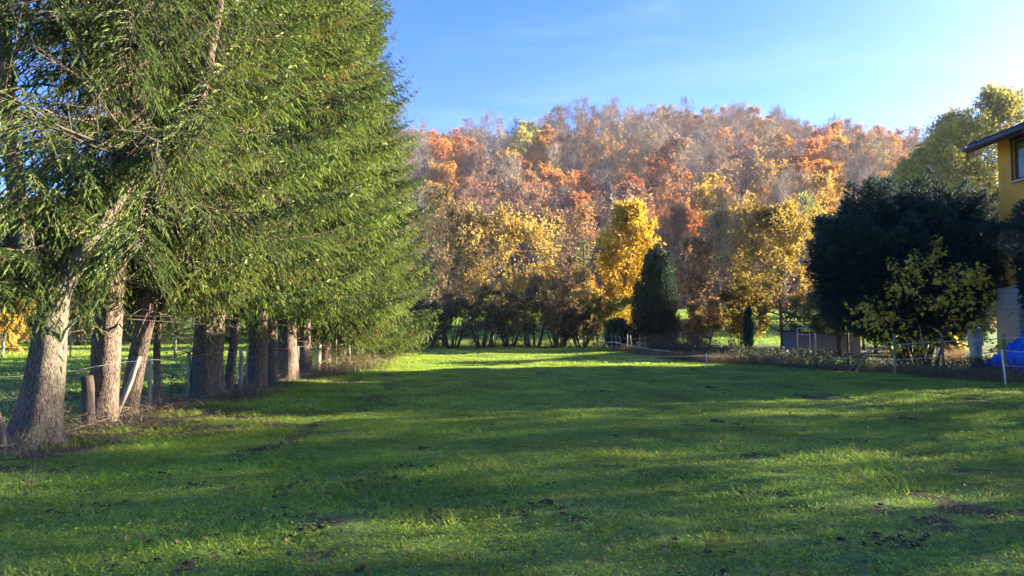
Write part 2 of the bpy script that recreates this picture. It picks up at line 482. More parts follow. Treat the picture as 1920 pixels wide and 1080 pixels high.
# ------------------------------------------------------------------ grass: one object of stuff
def grass_patch(seed, rad, nb, hmin, hmax, wid, clover):
    r = np.random.RandomState(seed); b = Buf()
    a = r.rand(nb) * 2 * PI; q = np.sqrt(r.rand(nb)) * rad
    P = np.stack([np.cos(a) * q, np.sin(a) * q, np.full(nb, -.01)], 1)
    cl = vnoise(P[:, 0] * 10, P[:, 1] * 10, 1.2, seed + 50)
    h = (hmin + (hmax - hmin) * r.rand(nb) ** 1.6) * (.5 + cl)
    yaw = r.rand(nb) * 2 * PI; lean = .7 + 2.2 * r.rand(nb)
    d = np.stack([np.cos(yaw) * lean, np.sin(yaw) * lean, np.ones(nb)], 1); d = norm(d)
    s = np.stack([-np.sin(yaw), np.cos(yaw), np.zeros(nb)], 1)
    w = wid * (.6 + .8 * r.rand(nb))[:, None]
    m = P + d * h[:, None] * .6
    d2 = norm(d + np.stack([np.cos(yaw) * .6, np.sin(yaw) * .6, -.15 * np.ones(nb)], 1))
    V = np.stack([P - s * w / 2, P + s * w / 2, m + s * w * .4, m - s * w * .4, m + d2 * h[:, None] * .5], 1)
    base = np.arange(nb)[:, None] * 5
    T = np.concatenate([base + np.array([[0, 1, 2]]), base + np.array([[0, 2, 3]]), base + np.array([[3, 2, 4]])])
    t = np.clip(.15 + .55 * cl + .3 * r.rand(nb), 0, .9)
    st = r.rand(nb) < .035; t[st] = .95 + .05 * r.rand(st.sum())
    b.add(V.reshape(-1, 3), T, 0, np.repeat(t, 5))
    if clover:
        a = r.rand(clover) * 2 * PI; q = np.sqrt(r.rand(clover)) * rad
        C = np.stack([np.cos(a) * q, np.sin(a) * q, .012 + .025 * r.rand(clover)], 1)
        leaves(b, C, norm(UPV + .5 * r.randn(clover, 3)), np.stack([np.cos(a * 7), np.sin(a * 7), .2 * np.ones(clover)], 1), .016 + .012 * r.rand(clover), .018, 0, .25 + .3 * r.rand(clover))
    return bpy.data.objects.new('grass_tuft', b.mesh('grass_tuft', [M_GRASS]))

def scatter(name, pts, rot, scl, pick, protos, kind='stuff'):
    coll = bpy.data.collections.new(name + '_tufts')
    for i, p in enumerate(protos):
        p.name = '%s_tuft_%02d' % (name, i); coll.objects.link(p)
    me = bpy.data.meshes.new(name); n = len(pts)
    me.vertices.add(n); me.vertices.foreach_set('co', np.asarray(pts, np.float32).ravel())
    for k, ty, v in (('rotz', 'FLOAT', rot), ('scl', 'FLOAT', scl), ('pick', 'INT', pick)):
        a = me.attributes.new(k, ty, 'POINT'); a.data.foreach_set('value', np.asarray(v, np.float32 if ty == 'FLOAT' else np.int32))
    o = ob(name, me); o['kind'] = kind
    g = bpy.data.node_groups.new(name, 'GeometryNodeTree')
    g.interface.new_socket('Geometry', in_out='INPUT', socket_type='NodeSocketGeometry')
    g.interface.new_socket('Geometry', in_out='OUTPUT', socket_type='NodeSocketGeometry')
    gi = g.nodes.new('NodeGroupInput'); go = g.nodes.new('NodeGroupOutput')
    ip = g.nodes.new('GeometryNodeInstanceOnPoints'); ci = g.nodes.new('GeometryNodeCollectionInfo')
    ci.inputs['Collection'].default_value = coll; ci.inputs['Separate Children'].default_value = True; ci.inputs['Reset Children'].default_value = True
    def na(nm, ty):
        x = g.nodes.new('GeometryNodeInputNamedAttribute'); x.data_type = ty; x.inputs['Name'].default_value = nm
        return x.outputs['Attribute']
    cx = g.nodes.new('ShaderNodeCombineXYZ')
    g.links.new(na('rotz', 'FLOAT'), cx.inputs['Z'])
    g.links.new(gi.outputs[0], ip.inputs['Points']); g.links.new(ci.outputs[0], ip.inputs['Instance'])
    ip.inputs['Pick Instance'].default_value = True
    g.links.new(na('pick', 'INT'), ip.inputs['Instance Index'])
    g.links.new(cx.outputs[0], ip.inputs['Rotation'])
    g.links.new(na('scl', 'FLOAT'), ip.inputs['Scale'])
    g.links.new(ip.outputs[0], go.inputs[0])
    md = o.modifiers.new('scatter', 'NODES'); md.node_group = g
    return o

rg = np.random.RandomState(5)
protos = [grass_patch(s, .21, 520, .018, .048, .0052, 34) for s in (1, 2, 3, 4)] + [grass_patch(s, .36, 420, .03, .075, .011, 0) for s in (5, 6, 7)] + [grass_patch(8, .45, 700, .06, .16, .007, 60)]
pts = []; pk = []; sc = []
def lay(x0, x1, y0, y1, st, picks, s0, keep=lambda x, y: np.ones_like(x)):
    X, Y = np.meshgrid(np.arange(x0, x1, st), np.arange(y0, y1, st * .87))
    X = X + (np.arange(X.shape[0]) % 2)[:, None] * st / 2
    X = (X + (rg.rand(*X.shape) - .5) * st * .6).ravel(); Y = (Y + (rg.rand(*Y.shape) - .5) * st * .6).ravel()
    ok = (np.abs(X) < Y * .76 + 1.5) & (rg.rand(len(X)) < keep(X, Y))
    X, Y = X[ok], Y[ok]
    pts.append(np.stack([X, Y, gh(X, Y)], 1)); pk.append(rg.choice(picks, len(X))); sc.append(s0 * (.75 + .5 * rg.rand(len(X))))
keepf = lambda x, y: np.clip(1.15 - 1.5 * dirt(x, y), 0.04, 1) * (.72 + .28 * (vnoise(x, y, .5, 31) > .35))
lay(-9, 14, 3.2, 13.5, .205, [0, 1, 2, 3], 1.0, keepf)
lay(-9, 17, 13.5, 30, .42, [4, 5, 6], 1.05, keepf)
lay(-9, 16, 30, 63, .9, [4, 5, 6], 2.0, keepf)
lay(-48, -7.6, 8, 70, 1.2, [4, 5, 6], 2.6, lambda x, y: np.clip(1.1 - dirt(x, y), .1, 1))
# rougher tufts near the trees, the fence and here and there in the field
lay(-9, 14, 4, 40, .8, [7], 1.0, lambda x, y: .10 + .5 * np.clip(vnoise(x, y, 2.3, 77) - .62, 0, 1) * 4 + .6 * np.exp(-((x + 5.0) / .7) ** 2) + .5 * np.exp(-((x - fence_x(y) + .2) / .6) ** 2) * (y > 14))
# the meadow behind the far hedge
lay(-40, 40, 66, 128, 2.4, [4, 5, 6], 5)
pts = np.concatenate(pts); pk = np.concatenate(pk); sc = np.concatenate(sc)
scatter('grass', pts, rg.rand(len(pts)) * 6.28, sc, pk, protos)

# ------------------------------------------------------------------ spruces
def spruce_branch(seed, L):
    """returns shoots (P, D, len, tint) and wood twigs (P0, P1, r); axis leaves along +X"""
    r = np.random.RandomState(seed)
    n = max(6, int(L / .25)); t = np.linspace(0, 1, n + 1)
    sag = .16 + .10 * r.rand()
    ax = np.stack([t * L * .97, L * .05 * np.sin(t * 3 + r.rand() * 6) * t, -L * sag * np.sin(np.clip(t * 1.25, 0, 1) * PI * .62) + L * .13 * t ** 4], 1)
    tan = norm(np.gradient(ax, axis=0))
    wood0, wood1, wr = [ax[:-1]], [ax[1:] + (ax[1:] - ax[:-1]) * .15], [.028 * (L / 4) ** .8 * (1 - t[:-1]) + .006]
    P, D, LN, TI = [], [], [], []
    nl = max(7, int(L / .15))
    for k in range(nl):
        s = .10 + .9 * (k + r.rand() * .5) / nl
        if s > .995: s = .995
        i = s * n; i0 = int(i); f = i - i0
        p = ax[i0] * (1 - f) + ax[min(i0 + 1, n)] * f; tg = tan[i0]
        for sd in (-1, 1):
            if r.rand() < .08: continue
            l = (.30 * L * (1 - s) ** .75 + .16) * (.55 + .6 * r.rand()); l = min(l, 1.0)
            side = norm(np.cross(tg, UPV)) * sd
            hang = .25 + 1.1 * r.rand()
            d = norm(tg * (.75 + .2 * r.rand()) + side * .85 - UPV * hang * .55)
            m = max(2, int(l / .066))
            u = (np.arange(m) + .6) / m
            q = p + d * (u * l)[:, None] - UPV * (hang * .55 * l * u ** 2)[:, None]
            dd = norm(d - UPV * (hang * 1.0 * u)[:, None])
            wood0.append(p[None]); wood1.append(q[-1:]); wr.append(np.array([.006]))
            sl = np.where(np.arange(m) % 2 == 0, 1, -1)[:, None]
            sd2 = norm(np.cross(dd, norm(UPV + .2 * r.randn(m, 3))))
            sh = norm(dd * .85 + sd2 * sl * (.45 + .3 * r.rand(m))[:, None] - UPV * .38)
            sh[-1] = dd[-1]
            P.append(q); D.append(sh); LN.append((.13 + .11 * r.rand(m)) * (1.1 - .25 * u))
            tone = np.clip(.08 + .42 * s + .38 * u + .16 * (r.rand(m) - .5), 0, .88)  # tint darker near the trunk, brighter towards the tips
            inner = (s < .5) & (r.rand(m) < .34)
            tone = np.where(inner, .92 + .08 * r.rand(m), tone)
            TI.append(tone)
    P.append(ax[-1:]); D.append(tan[-1:]); LN.append(np.array([.18])); TI.append(np.array([.8]))
    return (np.concatenate(P), np.concatenate(D), np.concatenate(LN), np.concatenate(TI)), (np.concatenate(wood0), np.concatenate(wood1), np.concatenate(wr))

BR = {L: [spruce_branch(100 + 10 * i + int(L * 10), L) for i in range(3)] for L in (4.4, 3.4, 2.5, 1.6, .9)}
def spruce_crown(seed, H=24.0, z0=3.3, Rmax=4.4, step=.82, per=6, nn=8, dead=True, extra=()):
    r = np.random.RandomState(seed)
    SP, SD, SL, ST = [], [], [], []; W0, W1, WR = [], [], []
    z = z0; az = 0
    while z < H - .3:
        s = (z - z0) / (H - z0)
        Lm = Rmax * (1 - s) ** .98 * min(1, .84 + s * 2.2) + .2
        for k in range(per if s < .8 else 4):
            az += 2 * PI / per + .9 * (r.rand() - .5)
            if extra and z > 5.5 and math.cos(az) < -.45: continue
            L = Lm * (.62 + .52 * r.rand())
            key = min(BR, key=lambda q: abs(q - L)); f = L / key
            (p, d, l, t), (w0, w1, wr) = BR[key][r.randint(3)]
            pit = math.radians(np.interp(s, [0, .25, .6, 1], [-6, -2, 14, 45]) + 9 * (r.rand() - .5))   # up positive
            ca, sa = math.cos(az), math.sin(az); cp, sp = math.cos(pit), math.sin(pit)
            M = np.array([[ca, -sa, 0], [sa, ca, 0], [0, 0, 1]]) @ np.array([[cp, 0, -sp], [0, 1, 0], [sp, 0, cp]])
            if r.rand() < .5: M = M @ np.diag([1, -1, 1])
            o = np.array([0, 0, z + .22 * (r.rand() - .5)])
            sel = slice(None)
            g = np.clip((f * p[:, 0]) / max(L, .1), 0, 1)
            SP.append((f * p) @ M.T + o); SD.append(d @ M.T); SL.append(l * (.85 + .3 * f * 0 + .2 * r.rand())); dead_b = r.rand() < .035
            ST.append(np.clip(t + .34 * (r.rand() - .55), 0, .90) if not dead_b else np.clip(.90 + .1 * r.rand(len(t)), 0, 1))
            W0.append((f * w0) @ M.T + o); W1.append((f * w1) @ M.T + o); WR.append(wr)
        z += step * (1 - .35 * s) * (.8 + .4 * r.rand())
    for (a0, a1_, z0_, z1_, nb_, L0) in extra:      # extra low boughs on one side
        for k in range(nb_):
            az = a0 + (a1_ - a0) * r.rand(); L = L0 * (.6 + .5 * r.rand()); key = min(BR, key=lambda q: abs(q - L)); f = L / key
            (p, d, l, t), (w0, w1, wr) = BR[key][r.randint(3)]
            pit = math.radians(-4 + 16 * (r.rand() - .5)); ca, sa = math.cos(az), math.sin(az); cp, sp = math.cos(pit), math.sin(pit)
            M = np.array([[ca, -sa, 0], [sa, ca, 0], [0, 0, 1]]) @ np.array([[cp, 0, -sp], [0, 1, 0], [sp, 0, cp]])
            o = np.array([0, 0, z0_ + (z1_ - z0_) * r.rand()])
            SP.append((f * p) @ M.T + o); SD.append(d @ M.T); SL.append(l); ST.append(np.clip(t + .3 * (r.rand() - .55), 0, .9))
            W0.append((f * w0) @ M.T + o); W1.append((f * w1) @ M.T + o); WR.append(wr)
    if dead:      # dry bare snags under the crown
        for k in range(34):
            a = r.rand() * 2 * PI; zz = 1.3 + 2.4 * r.rand(); L = .4 + 1.3 * r.rand()
            d = norm([math.cos(a), math.sin(a), -.25 + .3 * r.rand()]); p = np.array([0, 0, zz]) + d * .12; e = p + d * L
            W0.append(p[None]); W1.append(e[None]); WR.append(np.array([.014]))
            m = r.randint(3, 8); u = .3 + .7 * r.rand(m, 1)
            q = p + d * u * L; e2 = q + norm(d + .8 * r.randn(m, 3)) * (.15 + .35 * r.rand(m, 1))
            W0.append(q); W1.append(e2); WR.append(np.full(m, .006))
    b = Buf()
    SP, SD, SL, ST = np.concatenate(SP), np.concatenate(SD), np.concatenate(SL), np.concatenate(ST)
    if extra:
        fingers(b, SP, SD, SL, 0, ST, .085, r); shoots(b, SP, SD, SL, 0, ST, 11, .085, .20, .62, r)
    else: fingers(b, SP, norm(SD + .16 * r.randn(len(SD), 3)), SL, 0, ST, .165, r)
    cones(b, np.concatenate(W0), np.concatenate(W1), np.concatenate(WR), 1)
    return b.mesh('spruce_crown', [M_SPRUCE, M_BARK])
NEAR_CROWN = spruce_crown(11, extra=[(-2.45, -.8, 3.1, 8.0, 42, 4.3)])
CROWNS = [spruce_crown(1), spruce_crown(2, 24, 3.5, 4.1), spruce_crown(3, 22, 3.1, 3.6, .55)]
print('spruce tris', [len(c.polygons) for c in CROWNS + [NEAR_CROWN]])

def trunk_mesh(name, seed, H, r, lean, mat, flare=.4, k=18, top=.04, bend=0.):
    rr = np.random.RandomState(seed); b = Buf()
    z = np.concatenate([np.linspace(-.15, 3.2, 30), np.linspace(3.5, H, 14)])
    s = np.clip(z / H, 0, 1)
    R = r * (1 - s) ** .9 + min(top, r * .15) + r * flare * np.exp(-np.clip(z + .15, 0, 9) / .22)
    cx = lean[0] * z + .05 * np.sin(z * .9 + seed) * np.clip(z, 0, 1); cy = lean[1] * z + .04 * np.sin(z * .7 + 2 * seed) * np.clip(z, 0, 1)
    bz = np.clip(z - 1.9, 0, 99); cx = cx + bend * .5 * bz ** 1.1; cy = cy + bend * bz
    P = np.stack([cx, cy, z], 1)
    a = np.arange(k) * 2 * PI / k
    ph = rr.rand(4) * 6
    lob = 1 + (.16 * np.sin(a * 4 + ph[0]) + .10 * np.sin(a * 7 + ph[1]))[None, :] * np.exp(-np.clip(z + .15, 0, 9) / .45)[:, None] + .05 * np.sin(a * 3 + ph[2])[None, :] + .035 * (rr.rand(len(z), k) - .5)
    V = P[:, None, :] + (R[:, None] * lob)[:, :, None] * np.stack([np.cos(a), np.sin(a), 0 * a], 1)[None]
    n = len(z); i = np.arange(n - 1)[:, None] * k; j = np.arange(k)[None, :]; j2 = (j + 1) % k
    A = (i + j).ravel(); B = (i + j2).ravel(); C = (i + k + j2).ravel(); D = (i + k + j).ravel()
    b.add(V.reshape(-1, 3), np.concatenate([np.stack([A, B, C], 1), np.stack([A, C, D], 1)]), 0, .5, True)
    return b, P

# base pixel, trunk radius, lean, height factor, crown variant, words
SPR = [
    ((197, 800), .23, (.06, .0), 1.0, 0, 'tall spruce with sunlit patchy trunk, next to the big grey forked tree'),
    ((243, 787), .16, (.2, .0), .80, 2, 'spruce with trunk leaning right behind the slanted plank'),
    ((300, 771), .07, (-.004, .02), .62, 2, 'slim spruce with thin pale trunk behind the pale wire fence post'),
    ((392, 748), .34, (.005, .0), 1.0, 1, 'thick dark trunked spruce beside the pair of thin fence posts'),
    ((432, 741), .105, (.035, .01), .72, 2, 'slim dark spruce just right of the thick dark trunk'),
    ((482, 731), .25, (.0, .0), .98, 0, 'spruce with straight dark trunk in the middle of the row'),
    ((508, 724), .18, (.02, .0), .84, 2, 'spruce with narrow dark trunk left of the widest shaded stem'),
    ((542, 717), .29, (-.01, .0), 1.02, 1, 'spruce with wide shaded trunk at the brown bare earth'),
    ((573, 706), .22, (.0, .0), .95, 0, 'spruce just left of the short round post'),
    ((612, 697), .20, (.0, .0), 1.0, 1, 'spruce beside the brightly lit wire netting'),
    ((640, 688), .24, (.0, .0), 1.0, 0, 'spruce standing behind the brightly lit dry grass'),
    ((664, 681), .22, (.0, .0), .95, 1, 'spruce near the end of the row by the worn path'),
    ((684, 673), .22, (.0, .0), .92, 2, 'second to last spruce in the row near the far hedge'),
    ((702, 666), .24, (.0, .0), .90, 0, 'last spruce of the row beside the far hedge'),
]
for i, ((px, py), r, lean, hf, cv, lab) in enumerate(SPR):
    x, y = gp(px, py)
    H = 24 * hf
    t = thing('spruce_tree', lab, 'spruce', (x, y, float(gh(x, y))), 0, 'spruces in the row along the wire fence')
    b, _ = trunk_mesh('trunk', 40 + i, H * .97, r * .84, lean, M_BARK)
    ob('trunk', b.mesh('spruce_trunk', [M_BARK]), t)
    dz = -1.9 * min(1, max(0, (y - 20) / 12)) + [0, .2, .4, -.3, .5, 0, .3, -.4, .3, -.5, .1, .4, -.2, 0][i]
    c = ob('crown', NEAR_CROWN if i == 0 else CROWNS[cv], t, (lean[0] * 2.5, lean[1] * 2.5, dz), (lean[1] * -.7, lean[0] * .7, 1.3 * i if i else 0), ((.62, .62, hf) if r < .17 else (hf ** .5, hf ** .5, hf)))
    v = .72 + .42 * random.Random(i + 3).random()
    c.color = (v * (.88 + .2 * random.Random(i + 40).random()), v, v * .95, 1)

# ------------------------------------------------------------------ deciduous trees
def poly(r, p, d, L, n, wob, up=0.):
    P = [np.array(p, float)]; d = norm(d)
    for i in range(n):
        d = norm(d + wob * r.randn(3) + UPV * up)
        P.append(P[-1] + d * L / n)
    return np.array(P)
def along(P, s):
    i = np.clip(np.asarray(s) * (len(P) - 1), 0, len(P) - 1.001); i0 = i.astype(int); f = (i - i0)[:, None]
    return P[i0] * (1 - f) + P[i0 + 1] * f, norm(P[i0 + 1] - P[i0])

def tree(seed, H, r0, base=.3, n1=14, a1=(35, 65), l1=.36, prof=None, n2=6, n3=5, tw=4, twl=.07, twr=.012,
         leaf=0, ls=.2, stems=1, spread=.3, up1=.06, droop=0., wmat=0, flat=.35, kt=8, lw=.7, wob=.10, hang=.3):
    """returns (wood buffer, twig+leaf buffer). material 0 wood, 1 leaf"""
    r = np.random.RandomState(seed); wb = Buf(); tb = Buf()
    prof = prof or (lambda s: math.sin(PI * min(1, .18 + .80 * s)) ** .8)
    L3p, L3d, L3l = [], [], []
    for st in range(stems):
        if stems == 1: d0 = np.array([.02 * r.randn(), .02 * r.randn(), 1]); p0 = np.array([0, 0, -.15])
        else:
            a = 2 * PI * (st + .6 * r.rand()) / stems
            d0 = np.array([math.cos(a) * spread, math.sin(a) * spread, 1]); p0 = np.array([math.cos(a) * .25 * spread * 3, math.sin(a) * .25 * spread * 3, -.15])
        h = H * (1 if stems == 1 else .75 + .3 * r.rand())
        T = poly(r, p0, d0, h, 12, .035 if stems == 1 else .06, .03)
        s12 = np.linspace(0, 1, 13); rad = r0 * (1 - .93 * s12) + (r0 * .35 * np.exp(-s12 * 25))
        tube(wb, T, rad, kt, wmat)
        n1s = n1 if stems == 1 else max(3, n1 // stems)
        az = r.rand() * 6
        for i in range(n1s):
            s = base + (1 - base) * (i + r.rand()) / n1s
            p, tg = along(T, np.array([s])); p = p[0]; tg = tg[0]
            az += 2.4 + .5 * r.randn()
            ang = math.radians(np.interp((s - base) / (1 - base), [0, 1], [a1[1], a1[0]]) + 8 * r.randn())
            side = norm(np.cross(tg, [math.cos(az), math.sin(az), .1])); d = norm(tg * math.cos(ang) + side * math.sin(ang))
            L = l1 * H * prof((s - base) / (1 - base)) * (.75 + .5 * r.rand()) + .05 * H
            B = poly(r, p, d, L, 6, wob, up1)
            r1 = min(rad[int(s * 12)] * .6, r0 * .4)
            tube(wb, B, r1 * np.linspace(1, .2, 7), 5, wmat)
            for j in range(n2):
                s2 = .22 + .78 * (j + r.rand()) / n2
                q, tg2 = along(B, np.array([s2])); q = q[0]; tg2 = tg2[0]
                d2 = norm(tg2 * .8 + norm(r.randn(3) * np.array([1, 1, .7])) * .8 + UPV * .1)
                L2 = L * .42 * (1.15 - .6 * s2) * (.7 + .6 * r.rand())
                C = poly(r, q, d2, L2, 4, .14, up1 * .8 - droop * .3)
                tube(wb, C, max(r1 * .4, twr * 1.3) * np.linspace(1, .35, 5), 3, wmat)
                s3 = .15 + .85 * r.rand(n3); pp, dd = along(C, s3)
                L3p.append(pp); L3d.append(norm(dd * .8 + .75 * norm(r.randn(n3, 3)) - UPV * droop)); L3l.append(L2 * .5 * (.5 + .8 * r.rand(n3)))
                L3p.append(C[-1:]); L3d.append(norm(C[-1:] - C[-2:-1])); L3l.append(np.array([L2 * .4]))
    p3 = np.concatenate(L3p); d3 = np.concatenate(L3d); l3 = np.concatenate(L3l)[:, None]
    e3 = p3 + d3 * l3
    cones(tb, p3, e3, twr * 1.25, 0)
    m = len(p3)
    s4 = .15 + .85 * r.rand(m * tw, 1)
    idx = np.repeat(np.arange(m), tw)
    p4 = p3[idx] + (e3 - p3)[idx] * s4
    d4 = norm(d3[idx] * .8 + .8 * norm(r.randn(m * tw, 3)) - UPV * droop + UPV * .1)
    l4 = twl * H * (.5 + .9 * r.rand(m * tw, 1))
    e4 = p4 + d4 * l4
    cones(tb, p4, e4, twr, 0)
    if leaf:
        k = int(leaf * len(p4)); ii = r.randint(0, len(p4), k)
        q = p4[ii] + (e4 - p4)[ii] * r.rand(k, 1) + .12 * ls * r.randn(k, 3)
        Nn = norm(UPV * flat + norm(r.randn(k, 3)) * (1 - flat * .5)); Dd = norm(d4[ii] * .5 + r.randn(k, 3) * .8 - UPV * hang)
        sz = ls * (.6 + .8 * r.rand(k))
        cl = vnoise(q[:, 0] + q[:, 2] * .7, q[:, 1] - q[:, 2] * .6, H * .12, seed)
        leaves(tb, q, Nn, Dd, sz, sz * lw, 1, np.clip(.1 + .55 * cl + .35 * r.rand(k), 0, 1))
    return wb, tb

def make_tree(name, label, cat, loc, wb_tb, wood, twig, leaf, rz=0, group=None, scale=1, color=None):
    wb, tb = wb_tb
    t = thing(name, label, cat, loc, rz, group, scale)
    ob('trunk', wb.mesh(name + '_trunk', [wood]), t)
    c = ob('crown', tb.mesh(name + '_crown', [twig, leaf]), t)
    if color: c.color = (*color, 1)
    return t

# --- hill forest variants
HV = {}
def hv(key, *a, **k):
    wb, tb = tree(*a, **k)
    HV.setdefault(key, []).append((wb.mesh('hill_trunk', [M_HBARK]), tb.mesh('hill_crown', [M_HBARK, M_AUT])))
narrow = lambda s: math.sin(PI * min(1, .15 + .80 * s)) ** .6
for i in range(6):
    hv('bare', 300 + i, 17 + i % 3, .27, .34 + .06 * (i % 3), 13, (22, 52), .27, narrow, 5, 5, 4, .07, .024, up1=.09)
for i in range(4):
    hv('leafy', 330 + i, 16, .22, .25, 14, (28, 65), .31, None, 6, 5, 3, .06, .024, leaf=1.7, ls=.50, up1=.05)
for i in range(4):
    hv('sparse', 350 + i, 16.5, .20, .3, 13, (25, 58), .29, None, 5, 5, 5, .07, .026, leaf=.42, ls=.42, up1=.07)
print('hill tris', {k: [len(c.polygons) for _, c in v] for k, v in HV.items()})

COLS = {'orange': (.56, .225, .035), 'gold': (.60, .32, .045), 'yellow': (.66, .46, .05), 'rust': (.42, .155, .045), 'copper': (.40, .23, .10),
        'lime': (.52, .46, .09), 'green': (.30, .34, .07), 'brown': (.36, .24, .15)}
# patches seen on the hillside: px, py, rx, ry, colour, form
PATCH = [
    (838, 300, 34, 60, 'orange', 'leafy'), (832, 345, 26, 40, 'gold', 'leafy'), (886, 232, 22, 22, 'orange', 'leafy'), (985, 262, 30, 50, 'lime', 'leafy'),
    (1022, 285, 20, 40, 'orange', 'leafy'), (1005, 345, 40, 32, 'orange', 'leafy'), (1050, 350, 34, 30, 'orange', 'leafy'), (1012, 325, 18, 18, 'yellow', 'leafy'),
    (1095, 375, 50, 40, 'rust', 'leafy'), (1190, 320, 55, 40, 'orange', 'sparse'), (1188, 372, 45, 34, 'rust', 'leafy'), (1245, 330, 22, 26, 'rust', 'leafy'),
    (1308, 208, 18, 20, 'orange', 'leafy'), (1330, 398, 22, 42, 'yellow', 'leafy'), (1360, 285, 24, 22, 'orange', 'sparse'), (1442, 228, 26, 20, 'gold', 'leafy'),
    (1452, 282, 10, 18, 'yellow', 'leafy'), (1478, 325, 24, 30, 'gold', 'leafy'), (1535, 330, 40, 42, 'orange', 'leafy'), (1540, 380, 30, 25, 'gold', 'leafy'),
    (1512, 412, 26, 22, 'green', 'leafy'), (1545, 262, 14, 18, 'rust', 'leafy'), (1575, 280, 14, 20, 'gold', 'leafy'), (1655, 270, 30, 25, 'orange', 'sparse'),
    (1420, 375, 32, 30, 'gold', 'sparse'), (1275, 395, 34, 36, 'orange', 'sparse'), (1235, 245, 14, 16, 'gold', 'sparse'), (900, 380, 40, 40, 'rust', 'sparse'),
    (860, 400, 30, 36, 'rust', 'leafy'), (1110, 290, 24, 24, 'rust', 'sparse'), (1650, 300, 18, 20, 'lime', 'sparse'), (1700, 280, 24, 30, 'orange', 'sparse'),
    (1310, 440, 30, 30, 'orange', 'leafy'), (1380, 440, 30, 24, 'gold', 'sparse'), (1235, 410, 30, 26, 'orange', 'leafy'), (1450, 400, 30, 30, 'orange', 'sparse'),
]
WORDS = {'orange': 'orange leaved', 'gold': 'golden orange', 'yellow': 'bright yellow', 'rust': 'rust red', 'copper': 'copper brown', 'lime': 'yellow green', 'green': 'fresh green', 'brown': 'brown leaved'}
rh = np.random.RandomState(77)
hill = []
yv = 146.0
while yv < 436:
    stp = np.interp(yv, [146, 430], [7.0, 8.0])
    x = (720 - 960) / FPX * yv
    while x < (1800 - 960) / FPX * yv:
        hill.append((x + (rh.rand() - .5) * stp * .8, yv + (rh.rand() - .5) * 8))
        x += stp * (.8 + .4 * rh.rand())
    yv += np.interp(yv, [146, 430], [9.5, 14])
hill_n = {}
recs = []
for x, y in hill:
    z = float(hill_z(x, y)) - .2
    px = 960 + FPX * x / y; H = 17
    pc = HZ - FPX * (z + 11 - EYE) / y
    kind = None
    for (qx, qy, rx, ry, colr, form) in PATCH:
        if ((px - qx) / (rx * 1.0)) ** 2 + ((pc - qy) / (ry * 1.0)) ** 2 < 1: kind = (colr, form); break
    if kind is None:
        low = np.clip((pc - 230) / 200, 0, 1); left = np.clip((1000 - px) / 200, 0, 1)
        u = rh.rand()
        pl = .15 + .36 * low + .2 * left
        if u < pl: kind = (rh.choice(['rust', 'copper', 'orange', 'brown', 'gold'], p=[.3, .25, .2, .15, .1]), rh.choice(['sparse', 'leafy'], p=[.7, .3]))
        elif u < pl + .15: kind = ('copper', 'sparse')
        else: kind = ('bare', 'bare')
    recs.append((x, y, z, px, pc, kind))
print('hill trees', len(recs))
NAMES = {'bare': 'bare_tree', 'leafy': 'autumn_tree', 'sparse': 'thinning_tree'}
ROWS = [(228, 'on the skyline'), (262, 'just below the ridge'), (300, 'on the upper slope'), (342, 'on the middle slope'), (385, 'on the lower slope'), (9999, 'at the foot of the hill')]
COLU = [(850, 'beside the last spruces'), (905, 'over the russet tree'), (955, 'over the left yellow tree'), (1020, 'over the right yellow tree'), (1110, 'over the blue conifer'),
        (1200, 'over the golden maple'), (1260, 'over the column thuja'), (1340, 'over the bronze tree'), (1430, 'left over the olive tree'), (1520, 'over the olive tree top'), (1620, 'left over the yew'), (9999, 'beside the yellow green trees')]
def where(px, pc):
    return next(w for q, w in ROWS if pc < q), next(w for q, w in COLU if px < q)
for (x, y, z, px, pc, (colr, form)) in recs:
    k = rh.randint(len(HV[form])); tm, cm = HV[form][k]
    v, h = where(px, pc); size = .74 + .34 * rh.rand(); sz = 'tall' if size > .97 else 'small' if size < .84 else ''
    if form == 'bare': lab = f'bare grey tree {v} {h}'
    elif form == 'leafy': lab = f'{WORDS[colr]} dense tree {v} {h}'
    else: lab = f'{WORDS[colr].replace(" leaved", "")} sparse tree {v} {h}'
    lab = (sz + ' ' + lab).strip()
    grp = lab.replace('tree ', 'trees ', 1)
    t = thing(NAMES[form], lab, 'tree', (x, y, z), rh.rand() * 6.28, grp, size * np.array([1.05, 1.05, .82 + .35 * rh.rand()]))
    ob('trunk', tm, t)
    c = ob('crown', cm, t)
    if form != 'bare':
        q = np.array(COLS[colr]) * (.85 + .35 * rh.rand()); c.color = (*q, 1)

# ------------------------------------------------------------------ trees at the far end of the field
def put(name, label, cat, px, Y, wt, color=None, wood=None, twig=None, scale=1, rz=0, group=None):
    x = (px - 960) / FPX * Y
    return make_tree(name, label, cat, (x, Y, float(gh(x, Y))), wt, wood or M_TWIG, twig or M_TWIG, M_AUT, rz, group, scale, color)
rnd = lambda s: math.sin(PI * min(1, .25 + .72 * s)) ** .7
put('russet_tree', 'russet brown half bare tree with fine twigs beside the last spruce', 'tree', 832, 58,
    tree(501, 10.6, .13, .22, 16, (25, 60), .26, rnd, 7, 6, 5, .07, .011, leaf=1.1, ls=.16, up1=.06), (.46, .29, .11))
put('birch_tree', 'tall thin golden brown tree behind the last spruce', 'tree', 800, 66,
    tree(502, 13, .14, .2, 16, (25, 55), .22, rnd, 6, 6, 5, .06, .012, leaf=1.0, ls=.18), (.40, .26, .07))
put('pale_yellow_tree', 'pale yellow tree left of the two, above the dark thicket', 'tree', 922, 57,
    tree(503, 9.8, .13, .25, 16, (30, 65), .34, rnd, 7, 6, 4, .06, .010, leaf=1.8, ls=.19, up1=.05), (.55, .43, .09))
